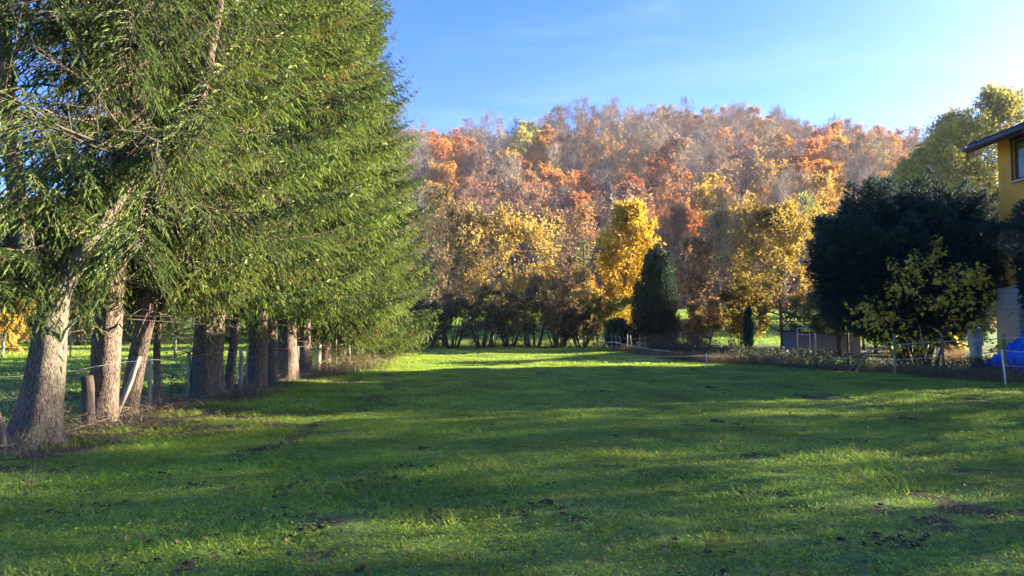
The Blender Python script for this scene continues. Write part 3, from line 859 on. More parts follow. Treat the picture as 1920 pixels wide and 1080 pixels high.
put('pale_yellow_tree', 'pale yellow tree right of the two with orange tinged top', 'tree', 985, 59,
    tree(504, 9.4, .12, .25, 15, (30, 65), .33, rnd, 7, 6, 4, .06, .010, leaf=1.7, ls=.19, up1=.05), (.58, .41, .085))
put('pale_brown_shrub', 'pale brown twiggy shrub with a few yellow leaves left of the blue conifer', 'shrub', 1052, 57,
    tree(505, 5.6, .06, .2, 20, (20, 50), .30, rnd, 6, 6, 5, .07, .010, leaf=1.2, ls=.16, stems=5, spread=.3), (.54, .40, .15))
put('golden_maple', 'dense golden yellow maple behind the dark column conifer', 'maple', 1162, 58,
    tree(506, 10.2, .16, .16, 22, (22, 62), .27, rnd, 8, 6, 5, .06, .010, leaf=2.6, ls=.22, up1=.09), (.68, .47, .04))
put('olive_yellow_tree', 'wide olive yellow tree in front of the orange hillside', 'tree', 1468, 54,
    tree(507, 9.2, .18, .14, 24, (30, 75), .46, rnd, 9, 7, 5, .05, .010, leaf=2.5, ls=.16, up1=.05), (.40, .32, .045))
put('bronze_tree', 'pale stemmed upright tree with bronze leaves right of the dark column conifer', 'tree', 1302, 53,
    tree(508, 7.6, .07, .18, 24, (14, 40), .26, rnd, 7, 6, 5, .06, .011, leaf=1.0, ls=.19, stems=5, spread=.16), (.60, .42, .18))
put('green_shrub', 'grey green leafy shrub under the olive yellow tree', 'shrub', 1538, 47,
    tree(509, 3.6, .05, .12, 20, (30, 65), .42, rnd, 7, 6, 5, .07, .009, leaf=2.0, ls=.13, stems=5, spread=.4), (.11, .16, .05))
put('olive_shrub', 'low yellowing shrub under the olive yellow tree beside the gap', 'shrub', 1390, 55,
    tree(510, 4.2, .05, .1, 20, (30, 65), .40, rnd, 7, 6, 5, .07, .009, leaf=1.7, ls=.16, stems=5, spread=.4), (.34, .24, .04))
put('olive_shrub', 'yellow green shrub low beneath the golden maple', 'shrub', 1125, 56,
    tree(511, 4.0, .05, .1, 20, (30, 65), .40, rnd, 7, 6, 5, .07, .009, leaf=1.6, ls=.16, stems=5, spread=.4), (.30, .27, .04))
put('rust_shrub', 'rusty leaved shrub beneath the bronze tree', 'shrub', 1318, 50,
    tree(512, 3.4, .05, .1, 18, (30, 65), .44, rnd, 7, 6, 5, .07, .009, leaf=1.6, ls=.17, stems=5, spread=.4), (.54, .32, .10))
put('golden_shrub', 'golden shrub between the maple and the last pale yellow tree', 'shrub', 1075, 62,
    tree(513, 6.6, .07, .15, 18, (25, 60), .34, rnd, 7, 6, 5, .07, .010, leaf=1.4, ls=.18, stems=3, spread=.25), (.52, .29, .04))
# dark thicket along the far edge: many stemmed hazels
THK = [(800, 54, 3.3, 'leftmost dark thicket shrub beside the last spruce', .5), (848, 53, 3.6, 'dark many stemmed shrub with crossing stems below the russet tree', .5),
       (905, 52, 4.0, 'densest dark thicket shrub with a lime green tuft above', .7), (955, 54, 3.6, 'dark thicket shrub with arching stems framing the bright gap', .35),
       (1000, 53, 4.2, 'dark thicket shrub with a cluster of thick stems right of the bright gap', .5), (1048, 54, 3.6, 'dark many stemmed shrub below the pale brown shrub', .5),
       (1090, 55, 3.0, 'rightmost dark thicket shrub by the stake fence', .6)]
for i, (px, Y, h, lab, lf) in enumerate(THK):
    put('thicket_shrub', lab, 'shrub', px, Y, tree(520 + i, h, .075, .28, 26, (25, 70), .38, rnd, 7, 6, 5, .09, .010, leaf=lf, ls=.13, stems=8, spread=.42, kt=6),
        (.22, .17, .05), M_TWIGD, M_TWIGD, 1, .7 * i, 'dark thicket shrubs along the far field edge')
put('lime_shrub', 'small bright lime green shrub above the dark thicket', 'shrub', 925, 55,
    tree(530, 4.6, .04, .45, 12, (30, 60), .26, rnd, 6, 5, 5, .06, .009, leaf=2.2, ls=.16, stems=3, spread=.15), (.42, .46, .04))
put('young_tree', 'thin young yellow tree at hill foot behind the pale yellow trees', 'tree', 880, 95,
    tree(531, 13, .13, .2, 16, (25, 55), .26, rnd, 7, 6, 4, .06, .014, leaf=1.2, ls=.26), (.46, .30, .07))
put('young_tree', 'tall tan tree behind the blue conifer', 'tree', 1085, 92,
    tree(532, 14, .14, .2, 16, (20, 50), .25, rnd, 7, 6, 4, .06, .014, leaf=1.1, ls=.24), (.46, .27, .09))
put('young_tree', 'tall brown twiggy tree right of the golden maple', 'tree', 1262, 90,
    tree(533, 14.5, .14, .2, 16, (20, 50), .24, rnd, 7, 6, 5, .06, .014, leaf=.5, ls=.22), (.40, .22, .08))
put('young_tree', 'greenish brown tree behind the bronze tree', 'tree', 1348, 88,
    tree(534, 13, .14, .2, 16, (25, 55), .28, rnd, 7, 6, 5, .06, .014, leaf=.8, ls=.22), (.40, .30, .07))
put('young_tree', 'brown tree at hill foot behind the dark thicket', 'tree', 1015, 98,
    tree(535, 13.5, .14, .2, 16, (25, 55), .28, rnd, 7, 6, 5, .06, .014, leaf=.6, ls=.22), (.36, .24, .09))
put('young_tree', 'golden tree at hill foot left of the olive yellow tree', 'tree', 1408, 96,
    tree(536, 12.5, .14, .2, 16, (25, 60), .32, rnd, 7, 6, 5, .06, .014, leaf=1.2, ls=.24), (.48, .28, .05))
put('young_tree', 'orange tree at hill foot right behind the olive yellow tree', 'tree', 1570, 100,
    tree(537, 13.5, .14, .2, 16, (25, 60), .32, rnd, 7, 6, 5, .06, .014, leaf=1.5, ls=.26), (.48, .22, .04))
# yellow green trees behind the yew and the house
YG = [(1700, 96, 19.5, (.44, .42, .07), 'smaller yellow green tree left behind the dark yew'), (1775, 94, 24.0, (.50, .46, .07), 'tall yellow green tree behind the right side of the yew'),
      (1850, 99, 26.5, (.45, .44, .08), 'tall loose yellow green tree behind the house roof'), (1915, 96, 29.0, (.42, .42, .09), 'tallest yellow green tree rising behind the roof'),
      (1655, 108, 19, (.36, .36, .09), 'grey green tree left of the yellow green trees'), (1738, 104, 23, (.42, .42, .09), 'grey green tree between the two yellow green trees')]
for i, (px, Y, h, c, lab) in enumerate(YG):
    put('yellow_green_tree', lab, 'tree', px, Y, tree(540 + i, h, .26, .15, 26, (22, 62), .27, rnd, 8, 7, 6, .05, .015, leaf=1.9, ls=.34, up1=.08), c, None, None, 1, i, 'yellow green trees behind the yew and house')

# small trees added behind yew and house to shade the far field in streaks
for i, (px, Y, h) in enumerate([(1640, 44, 5.6), (1705, 47, 6.0), (1765, 43, 6.4), (1830, 46, 7.0), (1690, 56, 6.0), (1790, 54, 7.0), (1672, 37.5, 6.3), (1692, 40.5, 6.0), (1618, 50, 6.4)]):
    put('added_shade_tree', ['left', 'second', 'third', 'right', 'rear left', 'rear right', 'front', 'middle', 'outermost left'][i] + ' small autumn tree added behind the yew to shade the field', 'tree', px, Y,
        tree(560 + i, h, .11, .12, 20, (25, 65), .36, rnd, 7, 6, 5, .06, .011, leaf=1.8, ls=.20), [(.36, .30, .05), (.30, .27, .05), (.42, .26, .05)][i % 3], None, None, 1, i, 'autumn trees added behind the yew for shade')

# blue grey conifer
x = (1095 - 960) / FPX * 60
t = thing('blue_conifer', 'ragged blue grey conifer in front of the golden maple', 'conifer', (x, 60, 0), .5)
b, _ = trunk_mesh('trunk', 90, 9, .11, (0, 0), M_BARK); ob('trunk', b.mesh('blue_conifer_trunk', [M_BARK]), t)
bc = spruce_crown(9, 9.2, 2.2, 1.5, .62, 4, 7, False)
c = ob('crown', bc, t); c.color = (2.2, 1.9, 3.6, 1)

# ------------------------------------------------------------------ yews and column conifer
def yew(seed, rx, ry, rz_, zc, nsp, bottom=-.75, spl=(1.2, 2.2), nsh=170):
    r = np.random.RandomState(seed); b = Buf(); P, D, L, T = [], [], [], []
    def inside_shell(n, lo):
        v = norm(r.randn(n, 3)); v = v[v[:, 2] > lo]
        return v
    v = inside_shell(nsp * 3, -.15)[:nsp]
    for q in v:
        c = np.array([q[0] * rx, q[1] * ry, zc + q[2] * rz_]) * 1.0
        c = np.array([q[0] * rx * .80, q[1] * ry * .80, zc + q[2] * rz_ * .74])
        d = norm(q * np.array([.5, .5, .25]) + UPV * (.85))
        h = spl[0] + (spl[1] - spl[0]) * r.rand(); w = .42 + .32 * r.rand()
        u = r.rand(nsh) ** .8; a = r.rand(nsh) * 2 * PI
        e1 = norm(np.cross(d, [.3, .9, .1])); e2 = np.cross(d, e1)
        out = np.cos(a)[:, None] * e1 + np.sin(a)[:, None] * e2
        rr = w * (1 - u ** 1.5) ** .8 * (.55 + .5 * r.rand(nsh))
        P.append(c + d * (u * h)[:, None] + out * rr[:, None]); D.append(norm(d * .9 + out * .7 + .25 * r.randn(nsh, 3))); L.append(.20 + .16 * r.rand(nsh)); T.append(np.clip(.15 + .5 * u + .35 * r.rand(nsh), 0, 1))
    n = int(nsp * 230); w = inside_shell(n, bottom)
    rad = (.66 + .34 * r.rand(len(w)) ** .6) * (1 + .10 * (vnoise(w[:, 0] * 3 + w[:, 2] * 2, w[:, 1] * 3, .5, seed) - .5) * 3)
    P.append(np.stack([w[:, 0] * rx * rad, w[:, 1] * ry * rad, zc + w[:, 2] * rz_ * rad], 1))
    D.append(norm(w * np.array([1, 1, .5]) + UPV * .25 + .45 * r.randn(len(w), 3))); L.append(.26 + .18 * r.rand(len(w))); T.append(.05 + .6 * r.rand(len(w)))
    shoots(b, np.concatenate(P), np.concatenate(D), np.concatenate(L), 0, np.concatenate(T), 8, .13, .40, .75, r)
    wb = Buf()
    for k in range(6):
        a = 2 * PI * k / 6 + r.rand(); S = poly(r, [math.cos(a) * .1 * rx, math.sin(a) * .1 * ry, -.15], [math.cos(a) * .12 * rx, math.sin(a) * .14 * ry, 1], zc + .4, 8, .05)
        tube(wb, S, .14 * min(1, .25 + rx / 4) * np.linspace(1, .4, 9), 7, 0)
    return wb, b
def put_yew(name, label, cat, px, Y, wb, b, mat, rz=0, scale=1):
    x = (px - 960) / FPX * Y
    t = thing(name, label, cat, (x, Y, float(gh(x, Y))), rz, None, scale)
    ob('trunk', wb.mesh(name + '_trunk', [M_TWIGD]), t); ob('crown', b.mesh(name + '_crown', [mat]), t)
    return t
wb, b = yew(601, 3.6, 2.4, 2.85, 3.65, 96, -.96)
put_yew('yew_tree', 'huge rounded dark yew left of the yellow house', 'yew', 1712, 29, wb, b, M_YEW)
wb, b = yew(602, .55, .6, 1.7, 3.6, 12, -.95, (.6, 1.1), 110)
put_yew('yew_tree', 'smaller dark yew against the yellow house wall at the frame edge', 'yew', 1964, 22.8, wb, b, M_YEW)
wb, b = yew(603, .55, .5, 1.1, 2.6, 8, -.95, (.5, .9), 90)
put_yew('yew_bush', 'small dark hanging evergreen just left of the big yew', 'bush', 1573, 40, wb, b, M_YEW)

def column(seed, rad, H, n, leaders=9):
    r = np.random.RandomState(seed); b = Buf()
    for k in range(leaders):
        a0 = 2.4 * k; q0 = rad * .62 * math.sqrt(k / leaders) if k else 0
        h = H * (1 if k == 0 else .88 + .1 * r.rand() if k < 5 else .62 + .30 * r.rand()); rr = rad * (.62 if k == 0 else .40 + .18 * r.rand()); m = n // leaders
        u = r.rand(m); a = r.rand(m) * 2 * PI
        pr = rr * np.interp(u, [0, .1, .35, .7, .9, 1], [.55, .85, 1, .8, .42, .04]) * (.8 + .6 * vnoise(a * 2.0, u * h, .5, seed + 3 * k))
        q = pr * (.35 + .65 * r.rand(m) ** .5)
        P = np.stack([q0 * math.cos(a0) + np.cos(a) * q, q0 * math.sin(a0) + np.sin(a) * q, .15 + u * (h - .3)], 1)
        out = np.stack([np.cos(a), np.sin(a), 0 * a], 1)
        D = norm(UPV * 1.0 + out * .45 + .28 * r.randn(m, 3))
        t = np.clip(.05 + .6 * vnoise(a * 3, u * h, .5, seed + 1) + .35 * r.rand(m), 0, .9)
        br = (vnoise(a * 1.4 + k, u * h * .7, .9, seed + 2) > .55) & (u < .5) & (r.rand(m) < .8); t[br] = .95 + .05 * r.rand(br.sum())
        shoots(b, P, D, .22 + .26 * r.rand(m) ** 2, 0, t, 8, .12, .36, .6, r)
    m = 60; aa = r.rand(m) * 2 * PI; z = r.rand(m) * H * .45 + .2
    p0 = np.stack([np.cos(aa) * rad * 1.0, np.sin(aa) * rad * .95, z], 1)
    cones(b, p0, p0 + norm(np.stack([.25 * r.randn(m), .25 * r.randn(m), np.ones(m)], 1)) * (.6 + r.rand(m, 1)), .012, 1)
    return b
x = (1235 - 960) / FPX * 46
t = thing('column_conifer', 'dark column shaped thuja with brown patches before the golden maple', 'conifer', (x, 46, 0))
ob('crown', column(611, 1.22, 6.9, 13000, 11).mesh('thuja_crown', [M_THUJA, M_STRAW]), t)
w = Buf(); tube(w, [(0, 0, -.15), (0, 0, 2.2), (.1, 0, 5.5)], [.2, .14, .03], 9); ob('trunk', w.mesh('thuja_trunk', [M_BARK]), t)
x = (1200 - 960) / FPX * 47.5
t = thing('column_conifer', 'slim lower dark conifer leaning on the left of the column thuja', 'conifer', (x, 47.5, 0))
ob('crown', column(612, .7, 4.6, 3000, 4).mesh('small_thuja_crown', [M_THUJA, M_STRAW]), t)
w = Buf(); tube(w, [(0, 0, -.15), (0, 0, 2.2), (.05, 0, 4)], [.1, .07, .02], 7); ob('trunk', w.mesh('small_thuja_trunk', [M_BARK]), t)
x = (1160 - 960) / FPX * 50
t = thing('evergreen_bush', 'round dark evergreen bush at the foot of the golden maple', 'bush', (x, 50, 0))
ob('crown', column(613, 1.0, 2.1, 2600, 6).mesh('bush_crown', [M_THUJA, M_STRAW]), t)
w = Buf(); tube(w, [(0, 0, -.15), (0, 0, 1.2)], [.07, .03], 7); ob('trunk', w.mesh('bush_trunk', [M_BARK]), t)
x = (1402 - 960) / FPX * 48
t = thing('ivy_stump', 'tall dead stem wrapped in dark ivy before the olive yellow tree', 'stump', (x, 48, 0))
ob('ivy', column(614, .32, 2.9, 700, 4).mesh('ivy_cover', [M_YEW, M_STRAW]), t)
w = Buf(); tube(w, [(0, 0, -.15), (.05, 0, 1.7), (0, 0, 2.7)], [.16, .13, .09], 8, cap=True); ob('trunk', w.mesh('ivy_stump_trunk', [M_TWIGD]), t)

# hazel with large yellow leaves before the yew
wt = tree(620, 4.4, .05, .30, 34, (30, 78), .40, lambda s: math.sin(PI * min(1, .42 + .55 * s)) ** .8, 5, 4, 3, .07, .006, leaf=1.0, ls=.145, stems=4, spread=.30, flat=.8, up1=-.02, lw=.85, hang=.5)
x = (1735 - 960) / FPX * 26.6
make_tree('hazel_shrub', 'spreading shrub with large yellow leaves before the dark yew', 'shrub', (x, 26.6, 0), wt, M_TWIGD, M_TWIGD, M_HAZEL)

# ------------------------------------------------------------------ big grey forked tree on the left
x, y = gp(72, 838)
BT = (x, y, float(gh(x, y)))
t = thing('forked_tree', 'massive grey barked bare tree forking low, nearest on the left', 'tree', BT)
b, P = trunk_mesh('trunk', 71, 4.1, .25, (.12, .02), M_BARKG, .8, 26, .03, .42)
r = np.random.RandomState(72)
fork = np.array([.12 * 1.95, .04, 1.95])
limb = np.array([fork + (-.05, 0, -.25), fork + (-.22, .0, .12), fork + (-.42, .0, .42), fork + (-.58, .05, .9), fork + (-.72, .1, 1.7), fork + (-.95, .2, 3.0), fork + (-1.15, .3, 5.0), fork + (-1.2, .4, 8.0)])
tube(b, limb, [.13, .145, .135, .12, .11, .09, .07, .03], 12, 0, .5, rough=.12, rng=r)
limb2 = P[-9:]
ob('trunk', b.mesh('forked_trunk', [M_BARKG]), t)
tw = Buf(); p0s = []; p1s = []; rs = []
for k in range(30):
    src = limb if k < 18 else limb2
    s = .55 + .45 * r.rand(); q, _ = along(src, np.array([s])); q = q[0]
    a = r.rand() * 6.28
    d = norm([math.cos(a) - .35, math.sin(a), .55 * r.rand() + .1]); L = 1.6 + 1.9 * r.rand()
    B = poly(r, q, d, L, 7, .14, -.02); tube(tw, B, .026 * np.linspace(1, .25, 8), 4, 0)
    for j in range(9):
        s2 = .2 + .8 * r.rand(); q2, tg = along(B, np.array([s2])); d2 = norm(tg[0] + .8 * norm(r.randn(3)) - UPV * .15)
        C = poly(r, q2[0], d2, .5 + .8 * r.rand(), 4, .16, -.05); tube(tw, C, .008 * np.linspace(1, .5, 5), 3, 0)
        m = 7; q3, tg3 = along(C, r.rand(m)); p0s.append(q3); p1s.append(q3 + norm(tg3 + .8 * norm(r.randn(m, 3)) - UPV * .2) * (.2 + .35 * r.rand(m, 1)))
p0s = np.concatenate(p0s); p1s = np.concatenate(p1s); cones(tw, p0s, p1s, .0045, 0)
ob('crown', tw.mesh('forked_crown', [M_TWIGD]), t)
sn = Buf(); tube(sn, [(.36, -.05, 1.35), (.45, -.12, 1.48), (.56, -.14, 1.58), (.70, -.16, 1.66)], [.035, .025, .016, .006], 6); ob('snag', sn.mesh('snag', [M_WOOD]), t)

# ------------------------------------------------------------------ left wire fence
FX = -6.28
t = thing('wire_fence', 'chicken wire fence on wooden posts along the spruce row', 'fence', (FX, 9, 0))
POSTS = [(285, 775, .92, .035), (357, 750, .98, .04), (371, 749, .95, .025), (455, 735, .9, .05), (465, 733, .95, .02), (598, 698, 1.05, .10), (632, 694, 1.1, .03), (560, 708, .9, .04), (655, 688, 1.0, .05), (670, 680, 1.0, .05), (680, 676, 1., .05)]
def post_mesh(b, p0, p1, r, k=8, seed=0):
    rr = np.random.RandomState(seed)
    P = np.linspace(np.array(p0), np.array(p1), 6) + .008 * rr.randn(6, 3)
    tube(b, P, r * np.array([1.05, 1.0, .98, 1, .97, .9]), k, 0, .5, True, True, .12, rr)
for i, (px, py, h, r) in enumerate(POSTS):
    x, y = gp(px, py); x = x - FX; y = y - 9
    b = Buf(); z = float(gh(x + FX, y + 9))
    post_mesh(b, (x, y, z - .2), (x + .02 * ((i % 3) - 1), y, z + h), r, 8, i)
    ob('post', b.mesh('fence_post', [M_WOOD]), t)
M_WIRE = plain('zinc_wire', (.26, .26, .25), .5, .4, .2, 20, 0, 0, .5)
b = Buf(); P0 = []; P1 = []
rr = np.random.RandomState(8)
yy = 8.6; cell = .075
while yy < 46:
    c = cell * (1 if yy < 15 else 1.5 if yy < 24 else 2.5)
    rows = int(.86 / c)
    for k in range(rows):
        z0 = .04 + k * c
        sag = .03 * math.sin(yy * 1.3)
        for s in (-1, 1):
            P0.append((0, yy, z0 + sag)); P1.append((0, yy + s * c * .5, z0 + c + sag))
    yy += c
P0 = np.array(P0); P1 = np.array(P1)
bul = lambda p: np.stack([.05 * np.sin(p[:, 1] * 2.1 + 3 * p[:, 2]), p[:, 1] - 9, p[:, 2] + gh(np.full(len(p), FX), p[:, 1])], 1)
P0b = bul(P0); P1b = bul(P1)
cones(b, P0b, P1b + (P1b - P0b) * .3, .0016 + .0010 * (P0[:, 1] > 16))
ly = np.arange(8.6, 46, .5)
for zz in (.06, .9):
    tube(b, np.stack([.03 + .02 * np.sin(ly * 1.7), ly - 9, zz + gh(np.full(len(ly), FX), ly) - .02 * np.sin(ly * 2)], 1), .003, 4)
setting(ob('wire_netting', b.mesh('wire_netting', [M_WIRE]), t), 'stuff')

b = Buf(); p0 = at(222, 786, 12.1); p1 = at(266, 668, 12.25)
post_mesh(b, p0, p1, .045, 8, 31)
tag(ob('leaning_plank', b.mesh('leaning_plank', [M_WOOD])), 'weathered slanted pole propped before the leaning spruce trunk', 'pole')
b = Buf(); x, y = gp(172, 805); post_mesh(b, (x, y, -.2), (x - .02, y, .83), .10, 9, 33)
tag(ob('old_post', b.mesh('old_post', [M_TWIGD])), 'thick dark old fence post left of the patchy spruce trunk', 'post')
b = Buf(); x, y = gp(18, 850); P = np.array([(x, y, -.1), (x - .05, y, .35), (x - .22, y, .8), (x - .35, y + .1, 1.3)]); tube(b, P, [.055, .045, .035, .02], 8)
tag(ob('crooked_stem', b.mesh('crooked_stem', [M_TWIGD])), 'thin crooked dark stem at the foot of the grey forked tree', 'stem')

# far paddock fence on the left
t = thing('paddock_fence', 'simple post and wire fence across the far left meadow', 'fence', (-26, 36, 0))
for i, px in enumerate((8, 135, 195, 250, 330)):
    x = (px - 960) / FPX * 36; b = Buf(); post_mesh(b, (x + 26, 0, -.2), (x + 26.03, 0, 1.15 if i else 1.35), .055 if i else .07, 8, 60 + i); ob('post', b.mesh('paddock_post', [M_WOOD]), t)
b = Buf()
for zz in (.5, .85, 1.1): tube(b, [((px - 960) / FPX * 36 + 26, -.08, zz + .02 * math.sin(px)) for px in (-60, 8, 135, 195, 250, 330, 420)], .006, 4)
ob('wire', b.mesh('paddock_wire', [M_WIRE]), t)

# trees beyond the left meadow
BK = [(-80, 62, .75), (60, 66, .72), (150, 60, .6), (230, 68, .7), (320, 63, .66), (410, 70, .75), (500, 66, .7), (590, 72, .7), (-200, 60, .8)]
BL = ['leftmost', 'second', 'third', 'fourth', 'fifth', 'sixth', 'seventh', 'eighth', 'outermost']
for i, (px, Y, s) in enumerate(BK):
    x = (px - 960) / FPX * Y
    t = thing('meadow_spruce', f'{BL[i]} dark spruce beyond the left meadow counted from the left', 'spruce', (x, Y, -1.6), i, 'dark spruces beyond the left meadow')
    b, _ = trunk_mesh('trunk', 140 + i, 17, .2, (0, 0), M_BARK, k=10); ob('trunk', b.mesh('meadow_trunk', [M_BARK]), t)
    c = ob('crown', CROWNS[i % 3], t, (0, 0, 0), (0, 0, i * 2.1), (s * 1.25, s * 1.25, s)); c.color = (.8, .85, .8, 1)
put('yellow_bush', 'sunlit golden bush behind the meadow left of the grey forked tree', 'bush', 5, 42,
    tree(550, 3.3, .06, .1, 20, (30, 70), .42, rnd, 7, 6, 5, .07, .01, leaf=1.8, ls=.17, stems=5, spread=.4), (.55, .34, .05))
put('yellow_bush', 'low golden bush glowing below the last spruces', 'bush', 745, 62,
    tree(551, 2.2, .05, .1, 20, (30, 70), .5, rnd, 7, 6, 5, .07, .01, leaf=1.6, ls=.17, stems=6, spread=.5), (.56, .33, .06))

# ------------------------------------------------------------------ house
def stucco(name, col, var=.12):
    m, n, out = new_mat(name)
    tcn = n.nodes.new('ShaderNodeTexCoord')
    f = noise(n, 45, 5, .7, tcn.outputs['Object']); g = noise(n, .9, 5, .6, tcn.outputs['Object'])
    mp = n.nodes.new('ShaderNodeMapping'); mp.inputs['Scale'].default_value = (3, 3, .35); n.links.new(tcn.outputs['Object'], mp.inputs['Vector'])
    st = noise(n, 1.5, 5, .6, mp.outputs['Vector'])
    c = mixc(n, maprange(n, g, .3, .7, 0, 1), tuple(q * (1 - var) for q in col), tuple(q * (1 + var) for q in col))
    c = mixc(n, maprange(n, st, .52, .75, 0, .35), c, tuple(q * .6 for q in col))
    principled(n, out, c, .9, .15, f, .5, .012)
    return m
M_YELLOW = stucco('yellow_render', (.88, .42, .075))
M_WHITE = plain('white_render', (.58, .58, .58), .85, .2, .1, 6, .3, .01)
M_ROOF = plain('dark_roof_tile', (.055, .048, .048), .7, .3, .3, 6, .3, .02)
M_FASCIA = plain('dark_stained_wood', (.050, .040, .036), .6, .3, .25, 10, .2, .01, 0, (1, 8, 8))
M_FRAME = plain('brown_window_frame', (.075, .035, .022), .5, .4, .2, 12, .1, .005)
def glass():
    m, n, out = new_mat('window_glass')
    f = noise(n, 1.2, 3, .5, world_pos(n))
    principled(n, out, ramp(n, f, [(.35, (.10, .11, .12)), (.65, (.22, .23, .24))]), .06, .6)
    return m
M_GLASS = glass()
HXW, HYC = 18.42, 27.0                   # side wall plane and far corner; the house runs towards the viewer
HL, HD = 4.2, 9.5                        # length along the field, depth
EZ = 8.72
slope = math.tan(math.radians(24)); RZ = EZ + HD / 2 * slope
t = thing('house', 'yellow rendered house with dark overhanging eave and white base', 'house', (HXW, HYC, 0), -PI / 2)
# local frame: u along the wall from the far corner towards the viewer, v into the house
uu = lambda px, v=0.: HYC - FPX * (HXW + v) / (px - 960)
def zz_(py, u): return EYE + (HZ - py) / FPX * (HYC - u)
b = Buf()
wx0 = uu(1910); wx1 = wx0 + 1.3
wz1, wz0 = zz_(262, wx0), zz_(338, wx0)
def vquad(b, pts): b.add(pts, [(0, 1, 2), (0, 2, 3)] if len(pts) == 4 else [(0, 1, 2)])
gr = -.3
vquad(b, [(0, 0, gr), (wx0, 0, gr), (wx0, 0, EZ), (0, 0, EZ)])
vquad(b, [(wx0, 0, gr), (wx1, 0, gr), (wx1, 0, wz0), (wx0, 0, wz0)])
vquad(b, [(wx0, 0, wz1), (wx1, 0, wz1), (wx1, 0, EZ), (wx0, 0, EZ)])
vquad(b, [(wx1, 0, gr), (HL, 0, gr), (HL, 0, EZ), (wx1, 0, EZ)])
for xa in (wx0, wx1): vquad(b, [(xa, 0, wz0), (xa, .3, wz0), (xa, .3, wz1), (xa, 0, wz1)])
for za in (wz0, wz1): vquad(b, [(wx0, 0, za), (wx1, 0, za), (wx1, .3, za), (wx0, .3, za)])
for xa in (0, HL):
    vquad(b, [(xa, 0, gr), (xa, HD, gr), (xa, HD, EZ), (xa, 0, EZ)]); vquad(b, [(xa, 0, EZ), (xa, HD, EZ), (xa, HD / 2, RZ)])
vquad(b, [(0, HD, gr), (HL, HD, gr), (HL, HD, EZ), (0, HD, EZ)])
ob('wall', b.mesh('house_wall', [M_YELLOW]), t)
OH, GF = .80, .55
M_ZINC = plain('dark_gutter', (.085, .085, .095), .5, .4, .2, 6, 0, 0, .3)
for sgn in (-1, 1):
    b = Buf()
    ve = -OH if sgn < 0 else HD + OH; ze = EZ - OH * slope
    def up(p, h): return (p[0], p[1], p[2] + h)
    q = [(-GF, ve, ze + .05), (HL + GF, ve, ze + .05), (HL + GF, HD / 2, RZ + .05), (-GF, HD / 2, RZ + .05)]
    if sgn > 0: q = [q[3], q[2], q[1], q[0]]
    hexa(b, q, [up(p, .12) for p in q])
    ro = ob('roof', b.mesh('roof_slab', [M_ROOF]), t)
    b = Buf(); y_ = ve + sgn * .004
    lo, hi = ((-GF, ve - .032, ze - .10), (HL + GF, ve - .004, ze + .155)) if sgn < 0 else ((-GF, ve + .004, ze - .10), (HL + GF, ve + .032, ze + .155))
    box(b, lo, hi); ob('fascia_board', b.mesh('fascia_board', [M_FASCIA]), ro)
    b = Buf(); gv = ve + sgn * .105
    tube(b, [(-GF - .03, gv, ze + .05), (HL + GF, gv, ze + .03)], .075, 10, cap=True); ob('gutter', b.mesh('gutter', [M_ZINC]), ro)
    # verge board at the far gable
    b = Buf(); q = [(-GF - .035, ve, ze - .12), (-GF - .004, ve, ze - .12), (-GF - .004, HD / 2, RZ - .12), (-GF - .035, HD / 2, RZ - .12)]
    if sgn > 0: q = [q[3], q[2], q[1], q[0]]
    hexa(b, q, [up(p, .30) for p in q]); ob('barge_board', b.mesh('barge_board', [M_FASCIA]), ro)
    # eave course of pantiles
    cs = np.array([(0, .045), (.07, .085), (.15, .03), (.24, .015), (.30, .05)]); V = []
    for dv, dz in ((-.05, .0), (.34, .34 * slope)):
        for c_, h_ in cs: V.append((c_, -sgn * dv if sgn > 0 else dv, h_ + dz))
    V += [(p[0], p[1], p[2] - .035) for p in V[:5]]
    T = []
    for k in range(4): T += [(k, k + 1, k + 6), (k, k + 6, k + 5), (k, k + 10, k + 11), (k, k + 11, k + 1)]
    tb_ = Buf(); tb_.add(V, T); tm = tb_.mesh('roof_tile', [M_ROOF]); rest = Buf()
    for k in range(int((HL + 2 * GF) / .30)):
        o_ = (-GF + k * .30, ve, ze + .165)
        if sgn < 0 and k < 14: ob('roof_tile', tm, ro, o_)
        else: rest.add(np.array(V) + np.array(o_), T)
    setting(ob('roof_tiles', rest.mesh('roof_tiles_rest', [M_ROOF]), ro), 'stuff')
# rafters under the eave
b = Buf()
for k in range(6):
    u0 = -.3 + k * .8
    hexa(b, [(u0, -OH + .02, ze - .02), (u0 + .09, -OH + .02, ze - .02), (u0 + .09, -.004, EZ - .10), (u0, -.004, EZ - .10)], [(u0, -OH + .02, ze + .046), (u0 + .09, -OH + .02, ze + .046), (u0 + .09, -.004, EZ + .044), (u0, -.004, EZ + .044)])
setting(ob('rafters', b.mesh('rafters', [M_FASCIA]), t), 'stuff')
